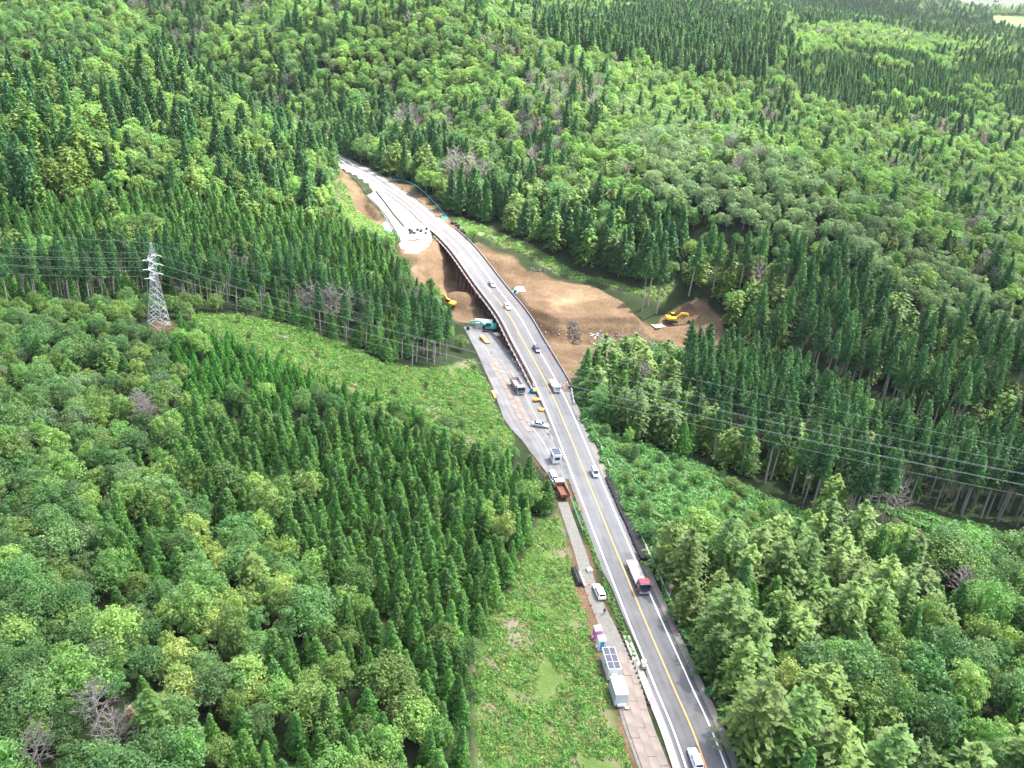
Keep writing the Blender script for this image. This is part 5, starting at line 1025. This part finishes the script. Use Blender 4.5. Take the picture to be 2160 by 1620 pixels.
# black pipes
p = at(1217,1218,.25); t = empty('pipe_bundle', p, hway_dir(yr(1220))+.02, 'bundle of long black pipes lying beside the gravel track', 'pipes')
for k, (x, z) in enumerate(((-.5,.25),(0,.25),(.5,.25),(-.25,.68),(.25,.68))): mb = MB(); mb.tube((x,-2.6,z),(x,2.6,z),.25,n=10); mb.build('pipe', M['black'], t, True)
p = at(1227,1222,.25); t = empty('plank_stack', p, hway_dir(yr(1220))+.02, 'pale planks stacked against the bundle of black pipes', 'planks')
for k in range(5): mb = MB(); mb.box((rnd.uniform(-.03,.03)+.22*(k % 2),rnd.uniform(-.2,.2),.06+.1*(k//2)),(.2,4.6,.09)); mb.build('plank', M['timber'], t)
# trolley with generator
p = at(1357,1408,.1); t = empty('generator_cart', p, hway_dir(yr(1400)), 'small yellow generator cart with white lid beside the edge line', 'generator')
mb = MB(); mb.box((0,0,.6),(.9,1.3,.7)); mb.build('housing', M['timber'], t, bevel=.04); mb = MB(); mb.box((0,.25,1.25),(.9,.7,.55)); mb.build('lid', M['p_white'], t, bevel=.04)
for sx in (-1,1):
    for sy in (-1,1): wheel(t, sx*.45, sy*.45, .2, .12)
# convex road mirror
p = at(1411,1262,-.1); t = empty('road_mirror', p, hway_dir(yr(1250))+math.pi-.5, 'round orange backed road mirror on a white pole at the wood edge', 'road mirror')
mb = MB(); mb.tube((0,0,0),(0,0,3.4),.06,n=8); mb.build('pole', M['p_white'], t); mb = MB(); mb.tube((0,.08,3.2),(0,.16,3.2),.5,n=18); mb.build('mirror', M['galv'], t); mb = MB(); mb.tube((0,.02,3.2),(0,.07,3.2),.56,n=18); mb.build('rim', M['orange'], t); mb = MB(); mb.tube((0,-.02,2.4),(0,.06,2.4),.36,n=14); mb.build('backplate', M['red'], t)
# guardrails
def rail(pts, label, m, h=.8, step=2.0, rails=(.55,.8), pipe=True, fat=1.0):
    P = np.array(pts); t = empty('guardrail', (*P[0], gz(*P[0])), 0, label, 'guardrail'); org = Vector(t.location); L_ = spline(P, step); Z = ground(L_)
    for k in range(len(L_)): mb = MB(); q = Vector((*L_[k], Z[k]))-org; mb.tube(q-Vector((0,0,.3)), q+Vector((0,0,h)), .06*fat, n=5); mb.build('post', m, t)
    for rz_ in rails:
        mb = MB()
        for k in range(len(L_)-1): a = Vector((*L_[k], Z[k]+rz_))-org; b = Vector((*L_[k+1], Z[k+1]+rz_))-org; mb.tube(a, b, .07*min(fat,1.5), n=5)
        mb.build('rail', m, t)
M['white_rail'] = mat('white_rail', (.72,.76,.70), .5, var=.1, scale=2)
def along(y0, y1, off, n=8): return [tuple(HW[int(np.argmax(HW[:,1] > y))]+HWN[int(np.argmax(HW[:,1] > y))]*off) for y in np.linspace(y0, y1, n)]
rail(along(yr(1047),yr(927),7.0), 'white pipe guardrail beside the sandbags and the vines', M['white_rail']); rail(along(yr(1320),yr(1128),7.0), 'white pipe guardrail beside the flatbed truck', M['white_rail'])
rail(along(yr(474),yr(407),-4.4,10), 'dark rope rail along the left edge of the far highway', M['black'], .75, 1.6, (.7,), fat=2.6); rail(along(yr(460),yr(375),5.2,10), 'dark rope rail along the right edge of the far highway', M['black'], .75, 1.8, (.7,), fat=2.6)
rail([U(*q) for q in [(722,372),(760,400),(800,440),(826,475),(846,512)]], 'dark rope rail along the outer edge of the pale pavement', M['black'], .75, 1.6, (.7,), fat=2.6); rail([U(*q) for q in [(793,404),(812,428),(832,455),(852,478)]], 'double rope rail across the pale pavement', M['black'], .7, 1.4, (.35,.65), fat=2.8)
rail([U(*q) for q in [(712,330),(728,340),(745,350)]], 'pale guardrail where the road leaves behind the hill', M['white_rail'], .8, 2)
rail(along(yr(1128),yr(995),-6.0), 'thin green mesh fence between gravel track and highway', mat('green_wire', (.25,.42,.36), .6), .9, 2.2, (.3,.6,.9), fat=.3)
# blue sheet fence and tarps
def strip_fence(pts, h, label, m):
    L_ = spline(np.array([U(*q) for q in pts]), 2.0); Z = ground(L_); mb = MB(); n = frames(L_)
    for k in range(len(L_)):
        for dz, o_ in ((-.1,0),(h,0),(h,.06),(-.1,.06)): mb.v.append((*(L_[k]+n[k]*o_+n[k]*.15*math.sin(k*1.7)), Z[k]+dz))
    for k in range(len(L_)-1):
        for j in range(4): mb.f.append((4*k+j,4*k+(j+1)%4,4*k+4+(j+1)%4,4*k+4+j)); mb.m.append(0)
    o = mb.build('sheet_fence', m); tag(o, label, 'fence')
strip_fence([(820,378),(850,382),(880,398),(915,428),(947,462)], .45, 'low light blue sheet fence at the foot of the roadside wood', M['tarp_blue'])
def tarp(pts, label, m, dz=.12):
    P = np.array([ray_ground(*q)[:2] for q in pts]); x0, y0 = P.min(0); x1, y1 = P.max(0); nx = ny = 9; mb = MB()
    G = [(P[0]*(1-u)+P[1]*u)*(1-v)+(P[3]*(1-u)+P[2]*u)*v for v in np.linspace(0,1,ny) for u in np.linspace(0,1,nx)]; Z = ground(np.array(G))
    for sgn in (0, -.04):
        for g, z in zip(G, Z): mb.v.append((*g, z+dz+sgn+.1*float(fbm(np.array([g[0]]),np.array([g[1]]))[0])))
    for j in range(ny-1):
        for i in range(nx-1): a = j*nx+i; mb.f += [(a,a+1,a+nx+1,a+nx), tuple(81+q for q in (a+nx,a+nx+1,a+1,a))]; mb.m += [0,0]
    o = mb.build('tarpaulin', m, smooth=True); tag(o, label, 'tarpaulin')
tarp([(806,474),(816,470),(834,500),(818,502)], 'light blue tarpaulin on the slope outside the pale pavement', M['tarp_blue']); tarp([(882,494),(900,489),(900,500),(884,504)], 'light blue tarpaulin beside the sandbags at the bridge end', M['tarp_blue']); tarp([(930,458),(940,456),(945,462),(934,465)], 'small green sheet on the earth beside the far bridge end', M['p_teal'])
tarp([(843,515),(872,510),(876,520),(846,528)], 'white sheets pegged on the crest of the far embankment', M['p_white']); tarp([(876,512),(900,505),(902,514),(880,521)], 'white sheet next to the far bridge abutment', M['p_white']); tarp([(1084,610),(1104,606),(1108,618),(1088,622)], 'white sheet on the earth behind the bridge parapet', M['p_white'])
# brushwood and rubble
def pile(px, py, rx, ry, h, n, label, name, cat, m, logs=True, extra=None):
    p = gpos(px, py); t = empty(name, p, 0, label, cat); rg = np.random.default_rng(int(px)); shp = []
    for k in range(5):
        mb = MB()
        if logs: mb.tube((-.9,0,0),(.2,.1,.05),.13,.1,n=5); mb.tube((.2,.1,.05),(1.1,-.1,.2),.1,.05,n=5); mb.tube((.1,.1,.05),(.6,.5,.3),.06,.03,n=4)
        else: mb.box((0,0,0),(.8,.6,.35),taper=.7); mb.box((.2,.1,.15),(.4,.5,.3),.5,taper=.6)
        shp.append(mb.mesh(name+'_piece', m if not extra or k else extra))
    for k in range(n):
        a = rg.random()*6.28; r = math.sqrt(rg.random()); x, y = math.cos(a)*r*rx, math.sin(a)*r*ry; o = bpy.data.objects.new('branch' if logs else 'lump', shp[rg.integers(5)]); link(o, t); zz = gz(p[0]+x, p[1]+y)-p[2]
        o.location = (x, y, zz+.1+h*(1-r*r)*rg.random()); o.rotation_euler = (rg.normal(0,.35), rg.normal(0,.35), rg.random()*6.28); q = rg.uniform(.6,1.25); o.scale = (q,q,q)
pile(1210,708, 2.6, 3.4, 1.5, 90, 'tangled grey brushwood heap on the earth beside the bench', 'brushwood_heap', 'brush heap', M['log']); pile(1270,722, 4.6, 3.0, .7, 60, 'white and blue rubble heap behind the fir tops', 'rubble_heap', 'rubble', M['rubble'], False, M['tarp_blue'])
pile(1308,722, 2.6, 2.2, .6, 30, 'brown branch heap beside the rubble', 'brushwood_heap', 'brush heap', M['log']); pile(1150,572, 7.0, 1.6, .4, 40, 'cut branches along the top edge of the earth slope', 'brushwood_row', 'brush heap', M['log']); pile(1470,700, 4.5, 3.0, .5, 34, 'felled branches on the brown earth by the yellow excavator', 'felled_branches', 'brush heap', M['log'])
p = gpos(1388,688); t = empty('timber_mat', p, .5, 'pale timber mats laid on the haul path by the yellow excavator', 'timber mat')
for k in range(9): mb = MB(); mb.box((-2.0+k*.5,0,.1),(.42,3.6,.16)); mb.build('beam', M['timber'], t)
for k in range(16):
    q = gpos(rnd.uniform(1150,1330), rnd.uniform(690,735)); mb = MB(); s_ = rnd.uniform(.25,.6); mb.box((0,0,s_*.2),(s_*1.3,s_,s_*.7),0,taper=.6); o = mb.build('boulder', M['rubble'], None, bevel=s_*.12, loc=q, rz=rnd.random()*6); tag(o, 'pale boulder lying on the earth below the bench', 'boulder', 'boulders below the bench')
# leaning felled trunks at the wood edge
for k in range(5):
    p = gpos(1530+k*9, 745+k*3); a = rnd.uniform(-.3,.5); mb = MB(); mb.tube((0,0,-.2),(math.cos(a)*9,math.sin(a)*4,8.5+rnd.uniform(-2,2)),.16,.07,n=6); o = mb.build('leaning_trunk', M['bark_pale'], None, loc=p); tag(o, 'bare leaning trunk propped against the dark wood edge', 'tree trunk', 'leaning trunks at the wood edge')
# a person
def person(loc, rz, label, shirt, trousers, s=1.0):
    J = {'pel':(0,0,.95),'sp':(0,.01,1.15),'ch':(0,.01,1.36),'nk':(0,.0,1.5),'hd':(0,.02,1.60),'ht':(0,.02,1.72)}; E = [('pel','sp'),('sp','ch'),('ch','nk'),('nk','hd'),('hd','ht')]; R = dict(pel=.145,sp=.135,ch=.155,nk=.06,hd=.095,ht=.085)
    for sd, g in (('l',-1),('r',1)):
        fw = .16*g
        J.update({sd+'h':(g*.1,0,.9), sd+'k':(g*.11,fw*.7+.05,.5), sd+'a':(g*.11,fw-.03,.09), sd+'t':(g*.12,fw+.16,.04), sd+'s':(g*.2,0,1.42), sd+'e':(g*.26,-fw*.5,1.14), sd+'w':(g*.27,.1-fw,.92), sd+'p':(g*.27,.13-fw,.84)})
        E += [('pel',sd+'h'),(sd+'h',sd+'k'),(sd+'k',sd+'a'),(sd+'a',sd+'t'),('ch',sd+'s'),(sd+'s',sd+'e'),(sd+'e',sd+'w'),(sd+'w',sd+'p')]
        R.update({sd+'h':.095,sd+'k':.065,sd+'a':.045,sd+'t':.04,sd+'s':.065,sd+'e':.045,sd+'w':.03,sd+'p':.035})
        for f in range(5):
            dx = (-.03+.016*f)*1.0; ln = (.05,.08,.09,.085,.065)[f]; a = (g*.27+(-.05*g if f == 0 else 0), .13-fw+dx, .80); b = (a[0]-.01*g, a[1]+.015, a[2]-ln)
            J[f'{sd}f{f}'] = a; J[f'{sd}g{f}'] = b; E += [(sd+'p',f'{sd}f{f}'),(f'{sd}f{f}',f'{sd}g{f}')]; R[f'{sd}f{f}'] = .0095; R[f'{sd}g{f}'] = .008
    ks = list(J); me = bpy.data.meshes.new('body'); me.from_pydata([J[k] for k in ks], [(ks.index(a), ks.index(b)) for a, b in E], []); t = empty('person', loc, rz, label, 'person'); t.scale = (s,s,s)
    o = bpy.data.objects.new('body', me); link(o, t); o.modifiers.new('skin', 'SKIN'); sv = me.skin_vertices[0].data
    for k, v in zip(ks, sv): v.radius = (R[k], R[k]*(.75 if k in ('pel','sp','ch') else 1)); v.use_root = (k == 'pel')
    sb = o.modifiers.new('sub', 'SUBSURF'); sb.levels = sb.render_levels = 1
    m = bpy.data.materials.new('clothed_body'); m.use_nodes = True; N = m.node_tree.nodes; L = m.node_tree.links; tc = N.new("ShaderNodeTexCoord"); sp = N.new("ShaderNodeSeparateXYZ"); L.new(tc.outputs["Object"], sp.inputs[0]); cr = N.new("ShaderNodeValToRGB"); cr.color_ramp.interpolation = 'CONSTANT'
    e = cr.color_ramp.elements; e[0].color = (.02,.02,.02,1); e[1].position = .05; e[1].color = (*trousers,1)
    for ps, c in ((.53,shirt),(.855,(.45,.28,.2))): q = e.new(ps); q.color = (*c,1)
    mr = N.new("ShaderNodeMath"); mr.operation = 'DIVIDE'; mr.inputs[1].default_value = 1.75; L.new(sp.outputs[2], mr.inputs[0]); L.new(mr.outputs[0], cr.inputs[0]); L.new(cr.outputs[0], N["Principled BSDF"].inputs["Base Color"]); me.materials.append(m)
    bm = bmesh.new(); bmesh.ops.create_uvsphere(bm, u_segments=10, v_segments=7, radius=.105)
    for v in bm.verts: v.co.z = max(v.co.z, -.02)*.9
    me2 = bpy.data.meshes.new('hair'); bm.to_mesh(me2); bm.free(); me2.materials.append(M['hair']); h = bpy.data.objects.new('hair', me2); link(h, t); h.location = (0,0,1.69)
    mb = MB(); mb.box((0,.118,1.63),(.03,.03,.045),taper=.5); mb.build('nose', M['skin'], t)
person(at(1274,1296,.15), 2.6, 'person in dark clothes walking on the gravel track', (.02,.02,.024), (.03,.032,.04)); person(at(726,361,0), 1.2, 'person in grey work clothes on the far end of the pale pavement', (.14,.15,.17), (.1,.11,.14))
# ---------------------------------------------------------------- pylon and power lines
def pylon(loc, rz):
    t = empty('lattice_pylon', loc, rz, 'tall silver lattice pylon standing on bare earth in the scrub', 'pylon'); H = 28.0; t.scale = (.84,.84,.84)
    def hw(z): return 2.6*(1-z/18.0)+.72*(z/18.0) if z < 18 else .72+(.16-.72)*max(0,(z-24)/(H-24))
    lv = [0,2.6,5.4,8.2,10.8,13.2,15.6,18,20,22,24,26,28]; C = ((-1,-1),(1,-1),(1,1),(-1,1))
    for cx, cy_ in C:
        mb = MB()
        for a, b in zip(lv[:-1], lv[1:]): mb.tube((cx*hw(a),cy_*hw(a),a),(cx*hw(b),cy_*hw(b),b),.10-.0018*a,n=4)
        mb.build('leg', M['galv'], t)
    for a, b in zip(lv[:-1], lv[1:]):
        mb = MB()
        for k in range(4):
            p, q = C[k], C[(k+1)%4]; A = Vector((p[0]*hw(a),p[1]*hw(a),a)); B = Vector((q[0]*hw(a),q[1]*hw(a),a)); A2 = Vector((p[0]*hw(b),p[1]*hw(b),b)); B2 = Vector((q[0]*hw(b),q[1]*hw(b),b))
            mb.tube(A, B2, .05, n=3); mb.tube(B, A2, .05, n=3); mb.tube(A2, B2, .045, n=3)
            if a < 8: mb.tube((A+A2)/2, (A+B2+B+A2)/4, .05, n=3); mb.tube((B+B2)/2, (A+B2+B+A2)/4, .05, n=3)
        mb.build('bracing', M['galv'], t)
    att = []
    for z, L_ in ((23.6,1.8),(20.6,2.1),(17.6,1.8)):
        for sy in (-1, 1):
            mb = MB(); tip = Vector((0,sy*(hw(z)+L_),z))
            for cx in (-1,1):
                for dz in (0,1.1): mb.tube((cx*hw(z),sy*hw(z),z+dz), tip, .07, n=4)
                mb.tube((cx*hw(z)*.5,sy*(hw(z)+L_*.5),z+.02),(cx*hw(z)*.5,sy*(hw(z)+L_*.5),z+.55),.04,n=3)
            arm = mb.build('cross_arm', M['galv'], t)
            for sx in (-1,1):
                mb = MB(); n = 7
                for k in range(n): mb.tube(tip+Vector((sx*(.2+.22*k),0,-.05*k)), tip+Vector((sx*(.32+.22*k),0,-.05*k-.02)), .14, n=7)
                mb.tube(tip, tip+Vector((sx*1.9,0,-.4)), .04, n=4); mb.build('insulator', M['p_white'], arm)
            att.append((tip, sy))
    mb = MB(); mb.tube((0,0,H-.2),(0,0,H+.7),.06,n=5); mb.box((0,0,H+.1),(.35,.9,.1)); mb.build('peak', M['galv'], t)
    R = Matrix.Rotation(rz, 4, 'Z'); return t, [R@(a*.84)+Vector(loc) for a, _ in att]+[R@Vector((0,0,(H+.4)*.84))+Vector(loc)], R
tip2 = Vector((*U(2420,1085,34), 34.0)); pl0 = Vector((PYL[0], PYL[1], gz(PYL[0], PYL[1]))); dv = tip2-pl0; rzp = math.atan2(dv.y, dv.x)+.18
py_, atts, PR = pylon(pl0, rzp)
M['wire'] = mat('aluminium_wire', (.33,.35,.36), .5, .3)
nrm = Vector((-math.sin(rzp), math.cos(rzp), 0))
def wire(a, b, sag, label, group):
    mb = MB(); n = 28; P = [a.lerp(b, k/n)-Vector((0,0,4*sag*(k/n)*(1-k/n))) for k in range(n+1)]
    for k in range(n): mb.tube(P[k], P[k+1], 0.021, n=4, cap=False)
    o = mb.build('power_line', M['wire']); tag(o, label, 'power line', group)
lvl = ['upper','upper','middle','middle','lower','lower']
left_end = Vector((*U(-400,520,34), 34))
for k, a in enumerate(atts[:6]):
    sy = -1 if k % 2 == 0 else 1; z_ = (4.6,2.3,0)[k//2]; ax = PR@Vector((1.6,0,-.34))
    wire(a+ax.xyz if hasattr(ax,'xyz') else a+Vector(ax[:3]), tip2+nrm*sy*2.0+Vector((0,0,z_)), 3.5, f'{lvl[k]} {"near" if sy < 0 else "far"} side power line from pylon across the highway', 'power lines across the highway')
    wire(a-Vector(ax[:3]), left_end+nrm*sy*3.2+Vector((0,0,z_)), 2.0, f'{lvl[k]} {"near" if sy < 0 else "far"} side power line leaving the pylon away from the highway', 'power lines behind the pylon')
wire(atts[6], tip2+Vector((0,0,8)), 2.5, 'thin earth wire from the pylon peak across the highway', 'earth wires'); wire(atts[6], left_end+Vector((0,0,11)), 1.6, 'thin earth wire from the pylon peak away from the highway', 'earth wires')
# ---------------------------------------------------------------- far town
M['house_wall'] = mat('house_wall', (.30,.30,.31), .8, rand=.2); M['house_roof'] = mat('house_roof', (.16,.18,.22), .7, rand=.5)
trg = np.random.default_rng(9); cxy = TOWN.mean(0); tb0 = TOWN.min(0); tb1 = TOWN.max(0); made = []
while len(made) < 42:
    q = tb0+trg.random(2)*(tb1-tb0)
    if not inside(q[None], TOWN)[0] or any(np.hypot(*(q-r)) < 17 for r in made): continue
    made.append(q); w, l, h = trg.uniform(8,12), trg.uniform(10,18), trg.uniform(4.5,7); z = gz(*q)
    t = empty('house', (q[0], q[1], z), trg.random()*.5+.3, f'far house with {("grey","dark","pale")[len(made) % 3]} roof in the town beyond the hills', 'house', 'houses of the far town')
    mb = MB(); mb.box((0,0,h/2-.5),(w,l,h+1)); mb.build('wall', M['house_wall'], t); mb = MB(); mb.prism([(-l/2-.6,h),(l/2+.6,h),(l/2+.6,h+.2),(-l/2-.6,h+.2)], -w/2-.6, w/2+.6); mb.add([(-w/2-.6,-l/2-.6,h+.2),(w/2+.6,-l/2-.6,h+.2),(w/2+.6,l/2+.6,h+.2),(-w/2-.6,l/2+.6,h+.2),(0,-l/2-.6,h+2.6),(0,l/2+.6,h+2.6)], [(0,1,4),(2,3,5),(1,2,5,4),(3,0,4,5),(3,2,1,0)]); mb.build('roof', M['house_roof'] if len(made) % 3 else M['house_wall'], t)
    for k in (-1,1):
        mb = MB(); mb.box((w/2+.02,k*l*.25,h*.55),(.08,1.8,1.3)); mb.build('window', M['glass'], t); mb = MB(); mb.box((k*w*.25,-l/2-.02,h*.55),(1.6,.08,1.3)); mb.build('window', M['glass'], t)
flat_poly('town_ground', [(1990,-32),(2245,-42),(2245,7),(2120,14),(2060,12),(2005,2)], -15.0, M['pale_pave']) if False else None
# ---------------------------------------------------------------- air: a thin haze, and broken cumulus that shades the valley
def vol_mat(name, dens, col, aniso=0.0):
    m = bpy.data.materials.new(name); m.use_nodes = True; N = m.node_tree.nodes; N.remove(N["Principled BSDF"])
    v = N.new("ShaderNodeVolumePrincipled"); v.inputs["Density"].default_value = dens; v.inputs["Color"].default_value = (*col, 1); v.inputs["Anisotropy"].default_value = aniso
    m.node_tree.links.new(v.outputs[0], N["Material Output"].inputs["Volume"]); return m
hz = MB(); hz.box((0, 3000, 42), (15800, 11800, 170)); o = hz.build('haze', vol_mat('haze_air', .00003, (.86,.93,1.0))); o["kind"] = "stuff"
def cloud(gx, gy, rx, ry, th, alt, seed, label):
    """cumulus whose shadow falls around (gx, gy)"""
    t = alt/SUN_DIR.z; c = Vector((gx, gy, 0))+SUN_DIR*t
    bm = bmesh.new(); bmesh.ops.create_icosphere(bm, subdivisions=5, radius=1.0); rg = np.random.default_rng(seed); ph = rg.random(3)*50
    V = np.array([v.co for v in bm.verts]); a = fbm(V[:,0]*1.6+ph[0]+V[:,2]*.7, V[:,1]*1.6+ph[1]+V[:,2]*.9, 4); r = .62+.8*a
    V = V*r[:,None]*np.array([rx, ry, th]); V[:,2] = np.where(V[:,2] < 0, V[:,2]*.45, V[:,2])
    for v, q in zip(bm.verts, V): v.co = q
    me = bpy.data.meshes.new('cloud'); bm.to_mesh(me); bm.free(); me.materials.append(CLOUD_M); ob = bpy.data.objects.new('cloud', me); link(ob); ob.location = c; ob["kind"] = "structure"
CLOUD_M = vol_mat('cloud_vapour', .0052, (1,1,1), .3)
cloud(-80, 110, 350, 205, 150, 900, 1, '')
cloud(290, 390, 235, 200, 130, 900, 2, '')
cloud(900, 1900, 700, 330, 170, 1100, 3, '')
cloud(-160, 1150, 260, 130, 120, 1000, 8, ''); cloud(520, 760, 190, 120, 110, 950, 9, ''); cloud(-380, 640, 150, 90, 110, 950, 10, '')
cloud(-700, 250, 260, 220, 150, 900, 4, ''); cloud(900, -500, 420, 260, 160, 950, 5, ''); cloud(-500, -700, 480, 300, 160, 900, 6, ''); cloud(-900, 1200, 380, 260, 160, 1000, 7, '')
